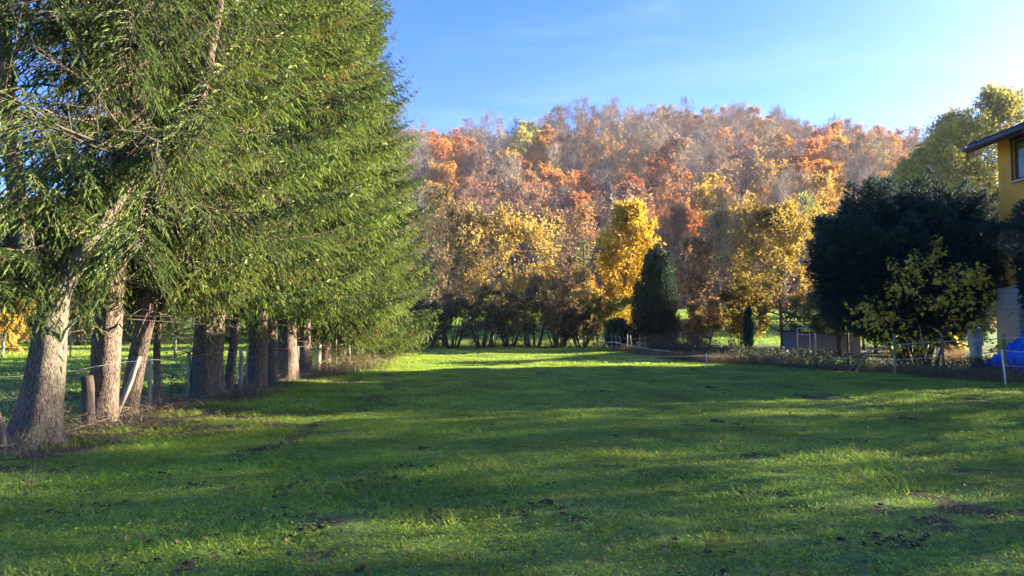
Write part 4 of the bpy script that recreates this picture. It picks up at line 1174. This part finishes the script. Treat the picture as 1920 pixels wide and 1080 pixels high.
# window
b = Buf(); fw = .09
for lo, hi in (((wx0 + .002, .06, wz0 + .002), (wx0 + fw, .13, wz1 - .002)), ((wx1 - fw, .06, wz0 + .002), (wx1 - .002, .13, wz1 - .002)),
               ((wx0 + fw, .06, wz0 + .002), (wx1 - fw, .13, wz0 + fw)), ((wx0 + fw, .06, wz1 - fw), (wx1 - fw, .13, wz1 - .002)),
               (((wx0 + wx1) / 2 - .05, .055, wz0 + fw), ((wx0 + wx1) / 2 + .05, .125, wz1 - fw))):
    box(b, lo, hi)
wf = ob('window', b.mesh('window_frame', [M_FRAME]), t)
b = Buf(); box(b, (wx0 + fw * .5, .09, wz0 + fw * .5), (wx1 - fw * .5, .10, wz1 - fw * .5)); ob('pane', b.mesh('pane', [M_GLASS]), wf)
b = Buf(); box(b, (wx0 - .08, -.12, wz0 - .055), (wx1 + .08, .059, wz0 - .004)); ob('sill', b.mesh('sill', [M_WHITE]), wf)
b = Buf(); box(b, (wx0 - .09, -.06, wz1 + .003), (wx1 + .09, -.003, wz1 + .14)); ob('lintel', b.mesh('lintel', [M_FRAME]), wf)
b = Buf(); box(b, (wx0 - .085, -.035, wz0), (wx0 - .003, -.003, wz1)); ob('casing', b.mesh('casing', [M_FRAME]), wf)
# white base with a pilaster and a doorway
BV = -.26; zb = 3.02
def blocks():
    m, n, out = new_mat('white_painted_blocks')
    tcn = n.nodes.new('ShaderNodeTexCoord'); mp = n.nodes.new('ShaderNodeMapping'); mp.inputs['Rotation'].default_value = (PI / 2, 0, 0)
    n.links.new(tcn.outputs['Object'], mp.inputs['Vector'])
    br = n.nodes.new('ShaderNodeTexBrick'); n.links.new(mp.outputs['Vector'], br.inputs['Vector'])
    br.inputs['Scale'].default_value = 1.0; br.inputs['Brick Width'].default_value = .5; br.inputs['Row Height'].default_value = .2; br.inputs['Mortar Size'].default_value = .008
    br.inputs['Color1'].default_value = (.56, .57, .58, 1); br.inputs['Color2'].default_value = (.50, .51, .52, 1); br.inputs['Mortar'].default_value = (.36, .36, .37, 1)
    f = noise(n, 3, 6, .7, tcn.outputs['Object'])
    c = mixc(n, maprange(n, f, .5, .75, 0, .5), br.outputs['Color'], (.32, .31, .29))
    principled(n, out, c, .85, .2, f, .3, .01)
    return m
M_BLOCK = blocks()
u1, u2 = uu(1896, BV), uu(1913, BV); u3 = u2 + 1.0
b = Buf()
box(b, (-.02, BV, -.3), (u1, -.004, zb)); box(b, (u1 + .002, BV - .05, -.3), (u2, -.006, zb + .03)); box(b, (u2 + .002, BV, 2.3), (u3, -.004, zb)); box(b, (u3 + .002, BV, -.3), (HL, -.004, zb))
ob('base_wall', b.mesh('base_wall', [M_BLOCK]), t)
b = Buf(); box(b, (u2 + .004, BV + .15, -.2), (u3 - .002, BV + .20, 2.295)); ob('door', b.mesh('door', [M_FASCIA]), t)

# white garden wall pieces left of the house
b = Buf(); a0, a1 = at(1758, 600, 32.2)[0], at(1806, 600, 32.2)[0]; box(b, (a0, 32.2, -.3), (a1, 32.45, at(1780, 604, 32.2)[2]))
tag(ob('garden_wall', b.mesh('garden_wall', [M_BLOCK])), 'low whitish block wall under the yellow leaved shrub', 'wall')
b = Buf(); a0, a1 = at(1822, 600, 26)[0], at(1842, 600, 26)[0]; box(b, (a0, 26, .9), (a1, 26.3, at(1830, 615, 26)[2])); box(b, (a0 + .05, 26.02, -.2), (a0 + .15, 26.28, .898)); box(b, (a1 - .15, 26.02, -.2), (a1 - .05, 26.28, .898))
tag(ob('white_crate', b.mesh('white_crate', [M_WHITE])), 'small white box on legs in the shade left of the house', 'box')

# blue tarpaulin heap
def tarp():
    m, n, out = new_mat('blue_tarpaulin')
    f = noise(n, 3.5, 5, .6, world_pos(n), 1.0)
    principled(n, out, ramp(n, f, [(.3, (.010, .075, .42)), (.7, (.022, .17, .72))]), .45, .4, f, .6, .05)
    return m
nu, nv_ = 34, 26
c0 = at(1925, 690, 22.5); 
U, V = np.meshgrid(np.linspace(-1, 1, nu), np.linspace(-1, 1, nv_))
rx, ry = 1.25, .9
prof_h = np.clip(1 - (np.abs(U) ** 2.2 * .75 + np.abs(V) ** 2.4 * .9), 0, 1) ** .55
crump = (vnoise(U * 4, V * 4, .55, 91) - .5) * .45 + (vnoise(U * 4, V * 4, .22, 92) - .5) * .16
Hh = (.35 + .75 * np.clip(U + .55, 0, 1.3)) * prof_h * 1.15 + crump * (prof_h > .05) * .8
X = c0[0] + U * rx * (1 + .05 * crump); Yc = 22.5 + V * ry; Zc = np.clip(Hh, -.02, 9) + .02 + .35 * prof_h
i = np.arange(nv_ - 1)[:, None] * nu; j = np.arange(nu - 1)[None, :]; A = (i + j).ravel()
b = Buf(); b.add(np.stack([X.ravel(), Yc.ravel(), Zc.ravel()], 1), np.concatenate([np.stack([A, A + 1, A + nu + 1], 1), np.stack([A, A + nu + 1, A + nu], 1)]), 0, .5, False)
tag(ob('tarpaulin', b.mesh('tarpaulin', [tarp()])), 'crumpled blue tarpaulin over a heap before the white house base', 'tarp')

# low grey shed with a flat dark roof, and white tube frame
t = thing('low_shed', 'long low grey wall with thin dark flat roof behind the hedge', 'shed', (at(1545, 640, 43)[0], 43, 0))
a0 = at(1488, 640, 43)[0] - at(1545, 640, 43)[0]; a1 = at(1612, 640, 43)[0] - at(1545, 640, 43)[0]
z0, z1 = at(0, 622, 43)[2], at(0, 631, 43)[2]
M_GREY = plain('grey_boards', (.16, .17, .185), .85, .2, .3, 5, .4, .02, 0, (1, 1, 6))
nb = 7; bw = (a1 - a0) / nb
for k in range(nb):
    b = Buf(); f0 = k / nb; f1 = (k + 1) / nb
    za = z0 + (z1 - z0) * f0; zc = z0 + (z1 - z0) * f1; dy = .012 * (k % 2)
    hexa(b, [(a0 + k * bw + .006, dy, -.2), (a0 + (k + 1) * bw - .006, dy, -.2), (a0 + (k + 1) * bw - .006, 1.8, -.2), (a0 + k * bw + .006, 1.8, -.2)],
         [(a0 + k * bw + .006, dy, za), (a0 + (k + 1) * bw - .006, dy, zc), (a0 + (k + 1) * bw - .006, 1.8, zc), (a0 + k * bw + .006, 1.8, za)])
    ob('wall_panel', b.mesh('shed_panel', [M_GREY]), t)
b = Buf(); hexa(b, [(a0 - .15, -.2, z0 + .003), (a1 + .15, -.2, z1 + .003), (a1 + .15, 2, z1 + .003), (a0 - .15, 2, z0 + .003)], [(a0 - .15, -.2, z0 + .07), (a1 + .15, -.2, z1 + .07), (a1 + .15, 2, z1 + .07), (a0 - .15, 2, z0 + .07)])
ob('roof', b.mesh('shed_roof', [M_ROOF]), t)
M_WPLAST = plain('white_plastic', (.72, .74, .76), .5, .4, .08, 10, .1, .004)
M_GALV = plain('galvanised_tube', (.46, .46, .50), .4, .5, .15, 10, 0, 0, .5)
b = Buf(); Yg = 41.0
f0, f1 = at(1494, 615, Yg), at(1517, 617, Yg); f2 = at(1517, 641, Yg); f3 = at(1494, 641, Yg)
for A_, B_ in ((f0, f1), (f1, np.array([f1[0], Yg, -.1])), (f0, np.array([f0[0], Yg, -.1])), (at(1494, 627, Yg), at(1517, 628, Yg))): tube(b, [A_, B_], .028, 8, cap=True)
tag(ob('tube_frame', b.mesh('tube_frame', [M_GALV])), 'small white tubular gate frame before the low grey shed', 'frame')
t = thing('dark_post', 'thin black metal post with a dangling cable left of the big yew', 'post', (at(1588, 660, 31)[0], 31, 0))
b = Buf(); tube(b, [(0, 0, -.2), (0, 0, 3.2)], .045, 8, cap=True); ob('pole', b.mesh('pole', [M_FASCIA]), t)
b = Buf(); a = np.linspace(0, 1, 10); tube(b, np.stack([.25 - .85 * a, -.02 + 0 * a, 1.25 - .9 * np.sin(a * PI * .62)], 1), .012, 5); ob('cable', b.mesh('cable', [M_FASCIA]), t)

# ------------------------------------------------------------------ right rope fence
t = thing('rope_fence', 'rope fence on wooden posts in front of the yew and house', 'fence', (12, 24, 0))
O = np.array([12, 24, 0.])
def rpost(px, pyb, pyt, r, mat, dx=0., seed=0, parent=t, name='post', Y=None):
    x, y = gp(px, pyb)
    if Y: y = Y; x = (px - 960) / FPX * y
    zt = EYE + (HZ - pyt) / FPX * y
    xt = (px + dx - 960) / FPX * y
    b = Buf(); post_mesh(b, np.array([x, y, -.2]) - O, np.array([xt, y, zt]) - O, r, 9, seed)
    return ob(name, b.mesh('rope_post', [mat]), parent), (x, y, zt)
rpost(1882, 718, 625, .055, M_WOODG, -2, 1); rpost(1766, 700, 627, .045, M_WOOD, -2, 2); rpost(1675, 702, 627, .045, M_WOOD, 0, 3)
o, _ = rpost(1594, 697, 657, .05, M_WOODG, 36, 4); o['label'] = 'mossy post leaning far to the right'
rpost(1527, 668, 625, .06, M_WOOD, 0, 5, Y=38)
rpost(1233, 680, 655, .05, M_WOOD, 0, 7, Y=35)
M_ROPE = plain('pale_rope', (.58, .54, .46), .8, .2, .2, 30, .2, .003)
def rope(pts, r=.015):
    q = []
    for k in range(len(pts) - 1):
        a_, b_ = np.array(pts[k]), np.array(pts[k + 1])
        for s in np.linspace(0, 1, 8)[:-1]:
            p = a_ * (1 - s) + b_ * s; p = p - np.array([0, 0, .10 * s * (1 - s) * np.linalg.norm(b_ - a_) / 5]); q.append(p)
    q.append(np.array(pts[-1])); b = Buf(); tube(b, np.array(q) - O, r, 5, cap=True)
    return ob('rope', b.mesh('rope', [M_ROPE]), t)
rope([at(1990, 628, 18.5), at(1880, 634, 20.3), at(1764, 640, 24.4), at(1675, 646, 24), at(1630, 657, 25), at(1560, 676, 27), at(1510, 684, 29), at(1440, 687, 28.8)])
rope([at(1990, 664, 18.5), at(1880, 657, 20.3), at(1764, 668, 24.4), at(1675, 675, 24), at(1590, 673, 27), at(1450, 670, 32), at(1323, 667, 31), at(1215, 667, 34.8), at(1160, 668, 36)], .013)
rope([at(1330, 667, 34), at(1230, 656, 34.9), at(1150, 641, 42), at(1105, 640, 50)], .012)
rope([at(1990, 690, 18.5), at(1880, 685, 20.3)], .008)
b = Buf(); tube(b, [at(1815, 645, 23.5), at(1822, 656, 23.4), at(1824, 668, 23.4), at(1821, 678, 23.4), at(1824, 685, 23.4)], [.012, .016, .01, .012, .008], 5)
tag(ob('rope_tail', b.mesh('rope_tail', [M_ROPE])), 'frayed white rope end dangling between two posts of the rope fence', 'rope')
# white plastic stakes
t2 = thing('plastic_stake', 'white plastic fence stake leaning beside the mossy post', 'stake', (*gp(1881, 726), 0))
b = Buf(); Ys = t2.location.y; q0 = np.array([0, 0, -.1]); q1 = at(1876, 672, Ys) - np.array(t2.location)
tube(b, [q0, q0 * .5 + q1 * .5 + (.01, 0, 0), q1], [.02, .022, .02], 8, cap=True); ob('stem', b.mesh('stake_stem', [M_WPLAST]), t2)
b = Buf(); q2 = at(1874.5, 655, Ys) - np.array(t2.location); tube(b, [q1, q1 * .5 + q2 * .5 + (.012, 0, 0), q2], [.02, .035, .012], 8, cap=True); ob('insulator', b.mesh('stake_insulator', [M_WPLAST]), t2)
t2 = thing('plastic_stake', 'thin white fence stake standing alone at the field edge', 'stake', (*gp(1324, 692), 0))
Ys = t2.location.y; b = Buf(); q1 = at(1323, 664, Ys) - np.array(t2.location); tube(b, [(0, 0, -.1), q1], [.014, .014], 7, cap=True); ob('stem', b.mesh('thin_stake_stem', [M_WPLAST]), t2)
b = Buf(); tube(b, [q1 - (0, 0, .06), q1 + (.02, 0, .0), q1 + (0, 0, .05)], [.01, .03, .01], 7); ob('insulator', b.mesh('thin_stake_insulator', [M_WPLAST]), t2)
# fallen or leaning poles below the ropes
LEAN = [(1240, 680, 1266, 666, 34, 'leftmost thin grey pole leaning under the low rope'), (1292, 682, 1316, 670, 33, 'thin grey pole leaning just left of the white stake'),
        (1326, 682, 1345, 668, 32, 'thin grey pole leaning just right of the white stake'), (1346, 684, 1372, 672, 32, 'dark pole lying low between the white stake and hedge'),
        (1380, 672, 1412, 686, 31, 'thin pole sloping down to the right in the brambles'), (1528, 698, 1574, 680, 27, 'long thin pole lying toward the leaning mossy post'),
        (1500, 694, 1548, 682, 28, 'second long thin pole lying in dry grass under the rope'), (1585, 700, 1605, 676, 25.5, 'short stick leaning left of the mossy leaning post'),
        (1212, 678, 1229, 655, 35, 'forked pale pole leaning at the rope corner')]
for i, (xa, ya, xb, yb, Y, lab) in enumerate(LEAN):
    p0 = at(xa, ya, Y); p0[2] = max(p0[2] - .05, -.05); p1 = at(xb, yb, Y + .3)
    b = Buf(); post_mesh(b, p0, p1, .022, 7, 80 + i); tag(ob('leaning_pole', b.mesh('leaning_pole', [M_WOOD])), lab, 'pole', 'poles leaning and lying along the rope fence')
# stake fence at the far right of the field
t = thing('stake_fence', 'old thin stake fence at the far right corner of the field', 'fence', (6.5, 50, 0))
for i in range(13):
    Y = 58 - i * 1.65; x = fence_x(Y) - 6.5 + .1; b = Buf(); rr = np.random.RandomState(200 + i)
    post_mesh(b, (x, Y - 50, -.2), (x + .25 * (rr.rand() - .5), Y - 50 + .1 * rr.randn(), 1.0 + .2 * rr.rand()), .03, 7, 200 + i); ob('stake', b.mesh('stake', [M_WOOD]), t)
for zz in (.45, .9):
    b = Buf(); tube(b, [(fence_x(Y) - 6.5 + .06, Y - 50, zz + .05 * math.sin(Y)) for Y in np.linspace(58, 38, 14)], .008, 4); ob('wire', b.mesh('stake_wire', [M_WIRE]), t)

# ------------------------------------------------------------------ undergrowth: brambles and dry stalks
def bramble(name, n, pos, h, leafn, seed, ls=.06, lmat=None):
    r = np.random.RandomState(seed); b = Buf()
    x, y = pos(r, n); z = gh(x, y)
    P = np.stack([x, y, z - .02], 1)
    a = r.rand(n) * 6.28; hh = h * (.4 + .9 * r.rand(n)) 
    M1 = P + np.stack([np.cos(a) * hh * .35, np.sin(a) * hh * .35, hh], 1); M2 = M1 + np.stack([np.cos(a) * hh * .7, np.sin(a) * hh * .7, -hh * .45 * r.rand(n)], 1)
    cones(b, P, M1 + (M1 - P) * .08, .008, 1); cones(b, M1, M2, .006, 1)
    k = n * leafn; i = r.randint(0, n, k); s = r.rand(k, 1); up = r.rand(k) < .5
    C = np.where(up[:, None], P[i] + (M1 - P)[i] * (.25 + .75 * s), M1[i] + (M2 - M1)[i] * s) + .06 * r.randn(k, 3)
    leaves(b, C, norm(UPV * .6 + r.randn(k, 3) * .6), r.randn(k, 3) - UPV * .3, ls * (.6 + .8 * r.rand(k)), ls * .6, 0, np.clip(.2 + .8 * r.rand(k) ** 1.3, 0, 1))
    return setting(ob(name, b.mesh(name, [M_BRAM, M_TWIGD])), 'stuff')
def strip(y0, y1, o0, o1):
    def f(r, n):
        y = y0 + (y1 - y0) * r.rand(n); x = fence_x(y) + o0 + (o1 - o0) * r.rand(n)
        return x, y
    return f
bramble('bramble_undergrowth', 2600, strip(21, 46, .6, 5.0), .5, 9, 301)
bramble('hedge_undergrowth', 1100, strip(36, 60, .3, 6), .8, 10, 302)
def far_edge(r, n):
    return -9.5 + 16.5 * r.rand(n), 52.5 + 2.2 * r.rand(n)
bramble('field_edge_undergrowth', 1200, far_edge, .45, 9, 303)
def tangle(r, n):
    y = 33.5 + 6 * r.rand(n); return fence_x(y) + .2 + 1.6 * r.rand(n), y
bramble('bramble_tangle', 420, tangle, 1.0, 3, 304, .05)
def house_foot(r, n):
    return 13.5 + 8 * r.rand(n), 19.5 + 6 * r.rand(n)
bramble('house_undergrowth', 700, house_foot, .5, 9, 305)
def left_edge(r, n):
    return -9.2 + 2.5 * r.rand(n), 8.2 + 14 * r.rand(n)
bramble('bank_undergrowth', 260, left_edge, .35, 7, 306)

def stalks(name, n, pos, h, seed, w=.006, lo=0., hi=1.):
    r = np.random.RandomState(seed); b = Buf(); x, y = pos(r, n)
    P = np.stack([x, y, gh(x, y) - .02], 1); hh = h * (.35 + .9 * r.rand(n))[:, None]
    d = norm(UPV + .42 * r.randn(n, 3) * np.array([1, 1, .2])); E = P + d * hh
    d2 = norm(d + .7 * r.randn(n, 3) * np.array([1, 1, .5]) - UPV * .25)
    t = lo + (hi - lo) * r.rand(n)
    cones(b, P, E, w, 0, t); cones(b, P + (E - P) * .7, P + (E - P) * .7 + d2 * hh * .55, w * .8, 0, t)
    return setting(ob(name, b.mesh(name, [M_STRAW])), 'stuff')
def fence_foot(r, n):
    y = 15 + 32 * r.rand(n) ** 1.1; return fence_x(y) - .15 + 1.0 * r.rand(n) * (1 + .3 * r.randn(n)), y
stalks('dry_grass', 18000, fence_foot, .40, 311, .005, .2, 1)
def row_foot(r, n):
    y = 8.5 + 36 * r.rand(n) ** 1.4; return -6.3 + .55 * r.randn(n), y
stalks('dry_grass_bank', 4200, row_foot, .30, 312, .004, .2, 1)
def needle_bed(r, n):
    y = 9.5 + 14 * r.rand(n); x = -5.4 + .9 * r.randn(n); ok = dirt(x, y) > .35; return x[ok], y[ok]
def litter(name, n, pos, seed, h=.12, w=.004):
    r = np.random.RandomState(seed); b = Buf(); x, y = pos(r, n); n = len(x)
    P = np.stack([x, y, gh(x, y) + .008 + .02 * r.rand(n)], 1); d = norm(r.randn(n, 3) * np.array([1, 1, .18])); cones(b, P, P + d * (h * (.4 + r.rand(n)))[:, None], w, 0, r.rand(n) * .8)
    return setting(ob(name, b.mesh(name, [M_STRAW])), 'stuff')
litter('twig_litter', 6500, needle_bed, 313)
def lit_grass(r, n):
    return -6.0 + .5 * r.randn(n), 23.5 + 6 * r.rand(n)
stalks('sunlit_dry_grass', 1500, lit_grass, .5, 314, .006, .4, 1)

# stalks standing in the field at the lower left
t = thing('dead_weed', 'cluster of thin dark dead stalks standing in the grass, lower left', 'weed', (*gp(52, 925), 0))
for k, (dx, h) in enumerate(((-.08, .26), (-.03, .17), (.03, .20), (.06, .30))):
    b = Buf(); tube(b, [(dx, .02 * k, -.02), (dx + .004, .02 * k, h * .5), (dx + .012 * (k - 1), .02 * k, h)], [.004, .004, .0025], 5); ob('stalk', b.mesh('weed_stalk', [M_TWIGD]), t)
# fallen leaves
r = np.random.RandomState(320); n = 480
y = 4.4 + 26 * r.rand(n) ** 1.8; x = (r.rand(n) * 2 - 1) * y * .72; ok = (x > -7) & (x < fence_x(y)); x = x[ok]; y = y[ok]; n = len(x)
b = Buf(); leaves(b, np.stack([x, y, gh(x, y) + .035 + .02 * r.rand(n)], 1), norm(UPV + .5 * r.randn(n, 3)), r.randn(n, 3) * np.array([1, 1, .2]), .035 + .035 * r.rand(n), .035 + .02 * r.rand(n), 0, r.rand(n))
M_FALL = leaf_mat('fallen_leaf', [(0, (.08, .05, .03)), (.5, (.20, .12, .045)), (1, (.36, .26, .09))], .2)
setting(ob('fallen_leaves', b.mesh('fallen_leaves', [M_FALL])), 'stuff')

# clods and molehills of dark earth, one by one
M_EARTH = plain('dark_earth', (.050, .039, .029), .95, .1, .5, 25, .8, .02)
def clod(seed, rx, ry, h):
    r = np.random.RandomState(seed); b = Buf()
    nu, nv = 12, 6
    for k in range(r.randint(3, 6)):
        c = np.array([rx * .55 * r.randn(), ry * .55 * r.randn(), 0]); s = .35 + .5 * r.rand()
        th = np.arange(nu) * 2 * PI / nu; ph = np.linspace(0, PI / 2, nv)
        V = []
        for p in ph:
            for q in th: V.append(c + s * (1 + .4 * (r.rand() - .5)) * np.array([rx * math.cos(p) * math.cos(q), ry * math.cos(p) * math.sin(q), h * math.sin(p)]) - np.array([0, 0, .01]))
        i = np.arange(nv - 1)[:, None] * nu; j = np.arange(nu)[None, :]; j2 = (j + 1) % nu
        A = (i + j).ravel(); B_ = (i + j2).ravel(); C = (i + nu + j2).ravel(); D = (i + nu + j).ravel()
        b.add(V, np.concatenate([np.stack([A, B_, C], 1), np.stack([A, C, D], 1)]), 0, .5, False)
    return b.mesh('clod', [M_EARTH])
CL = [clod(400 + k, .17, .13, .075) for k in range(5)]
# px, py, width in px, label
CLODS = [(1347, 790, 44, 'largest broken molehill of dark earth right of the field centre'), (1303, 697, 26, 'dark molehill near the thin white stake'), (1170, 698, 20, 'dark molehill left of the thin white stake'),
         (1132, 736, 22, 'dark clod in mid field below the end of the sun streaks'), (1117, 672, 18, 'small dark molehill by the far stake fence'), (516, 914, 20, 'small dark clod left of the bare scrape pair in the near grass'),
         (524, 925, 36, 'long dark clod in the near grass left of centre'), (620, 918, 34, 'dark clod of torn turf near the left centre'), (800, 841, 32, 'dark clod in the grass just left of field centre'),
         (840, 965, 44, 'dark torn turf patch in the near centre'), (768, 942, 24, 'small round dark clod left of the near torn turf patch'), (662, 880, 14, 'tiny dark clod above the torn turf on the left'),
         (420, 875, 22, 'dark tuft of earth on the left grass'), (1288, 800, 22, 'small dark clod left of the largest broken molehill'), (1152, 820, 22, 'thin dark clod near the field centre'),
         (1632, 725, 10, 'small upright dark lump before the leaning mossy post'), (1700, 785, 40, 'dark low mound in the grass below the rope fence'), (925, 663, 14, 'faint dark molehill at the far field end'),
         (770, 697, 12, 'small dark molehill on the left end of the sun streaks'), (1335, 727, 34, 'low grassy mound in front of the thin white stake'), (85, 910, 16, 'dark lump beside the dead stalks'),
         (680, 1055, 40, 'dark torn turf patch near the bottom edge'), (560, 865, 12, 'tiny dark clod in the left grass'), (1690, 984, 34, 'dark patch of torn turf in the lower right grass'), (540, 732, 22, 'broken dark clod on the bare earth under the spruces')]
for i, (px, py, wpx, lab) in enumerate(CLODS):
    x, y = gp(px, py); s = wpx / FPX * y / .42
    tag(ob('earth_clod', CL[i % 5], None, (x, y, float(gh(x, y))), (0, 0, i * 1.7), (s, s, min(s, 1.3) * (1.0 if y > 12 else .7))), lab, 'molehill' if 'molehill' in lab else 'clod', 'dark clods and molehills in the field')


# torn turf: small dark crumbs of earth in loose drifts
r = np.random.RandomState(330); P = []
for k in range(70):
    yy = 4.6 + 17 * r.rand() ** 1.3; xx = (r.rand() * 2 - 1) * yy * .62
    if xx < -5.2 or xx > float(fence_x(yy)) - .5: continue
    m = r.randint(5, 22); P.append(np.stack([xx + .16 * r.randn(m), yy + .10 * r.randn(m), .006 + .018 * r.rand(m) ** 2], 1))
P = np.concatenate(P); n = len(P); a = np.arange(6) * PI / 3
V = np.empty((n, 13, 3)); z = gh(P[:, 0], P[:, 1]); yaw = r.rand(n, 1) * 6.28
for lv, (sc_, hh) in enumerate(((1.25, 0.), (.85, .55))):
    rr = P[:, 2:3] * sc_ * (.7 + .6 * r.rand(n, 6))
    V[:, lv * 6:lv * 6 + 6, 0] = P[:, :1] + rr * np.cos(a + yaw) * 1.3; V[:, lv * 6:lv * 6 + 6, 1] = P[:, 1:2] + rr * np.sin(a + yaw)
    V[:, lv * 6:lv * 6 + 6, 2] = z[:, None] + .012 + P[:, 2:3] * hh * (.8 + .4 * r.rand(n, 6))
V[:, 12, 0] = P[:, 0]; V[:, 12, 1] = P[:, 1]; V[:, 12, 2] = z + .012 + P[:, 2] * .75
q = np.arange(6); q2 = (q + 1) % 6
T = np.concatenate([np.stack([q, q2, q2 + 6], 1), np.stack([q, q2 + 6, q + 6], 1), np.stack([q + 6, q2 + 6, np.full(6, 12)], 1)])
b = Buf(); b.add(V.reshape(-1, 3), (np.arange(n)[:, None, None] * 13 + T[None]).reshape(-1, 3), 0, .5, True)
setting(ob('earth_crumbs', b.mesh('earth_crumbs', [M_EARTH])), 'stuff')

# unseen trees added right of the view: twigs filter sun on the near field
LT = []
for k in range(4):
    wb, tb = tree(700 + k, 6.2, .05, .05, 18, (30, 80), .34, lambda q: .75 + .25 * math.sin(PI * q), 6, 6, 6, .07, .0058, leaf=.14, ls=.11)
    LT.append((wb.mesh('filter_trunk', [M_TWIG]), tb.mesh('filter_crown', [M_TWIG, M_AUT])))
rl = np.random.RandomState(71)
ORD = ['first', 'second', 'third', 'fourth', 'fifth', 'sixth', 'seventh', 'eighth', 'ninth', 'tenth', 'last']
for i in range(29):
    x, y = (13.4 + .1 * i, 1.6 + 1.75 * i) if i < 9 else (18.0, 4.2 + 1.66 * (i - 9)) if i < 20 else (21.2, 5.4 + 1.85 * (i - 20))
    row = 'field side row' if i < 9 else 'lane side row' if i < 20 else 'far lane row'
    t = thing('added_filter_tree', f'added half bare tree filtering sun, {ORD[i if i < 9 else i - 9 if i < 20 else i - 20]} in the {row} out of view', 'tree', (x + .3 * rl.randn(), y + .25 * rl.randn(), 0), i * 1.3, f'added unseen trees of the {row}', (.96 if i < 9 else 1.08 if i < 20 else 1.12) * (.95 + .12 * rl.rand()))
    ob('trunk', LT[i % 4][0], t); c = ob('crown', LT[i % 4][1], t); c.color = (.42, .33, .06, 1)
# ------------------------------------------------------------------ autumn haze in the valley
hb = Buf(); box(hb, (-690, -40, -3.0), (690, 640, 190))
m, n, out = new_mat('valley_haze')
pv = n.nodes.new('ShaderNodeVolumePrincipled')
pv.inputs['Color'].default_value = (.80, .86, 1.0, 1); pv.inputs['Density'].default_value = .00014; pv.inputs['Anisotropy'].default_value = 0
n.links.new(pv.outputs[0], out.inputs['Volume'])
setting(ob('haze', hb.mesh('haze', [m])), 'stuff')
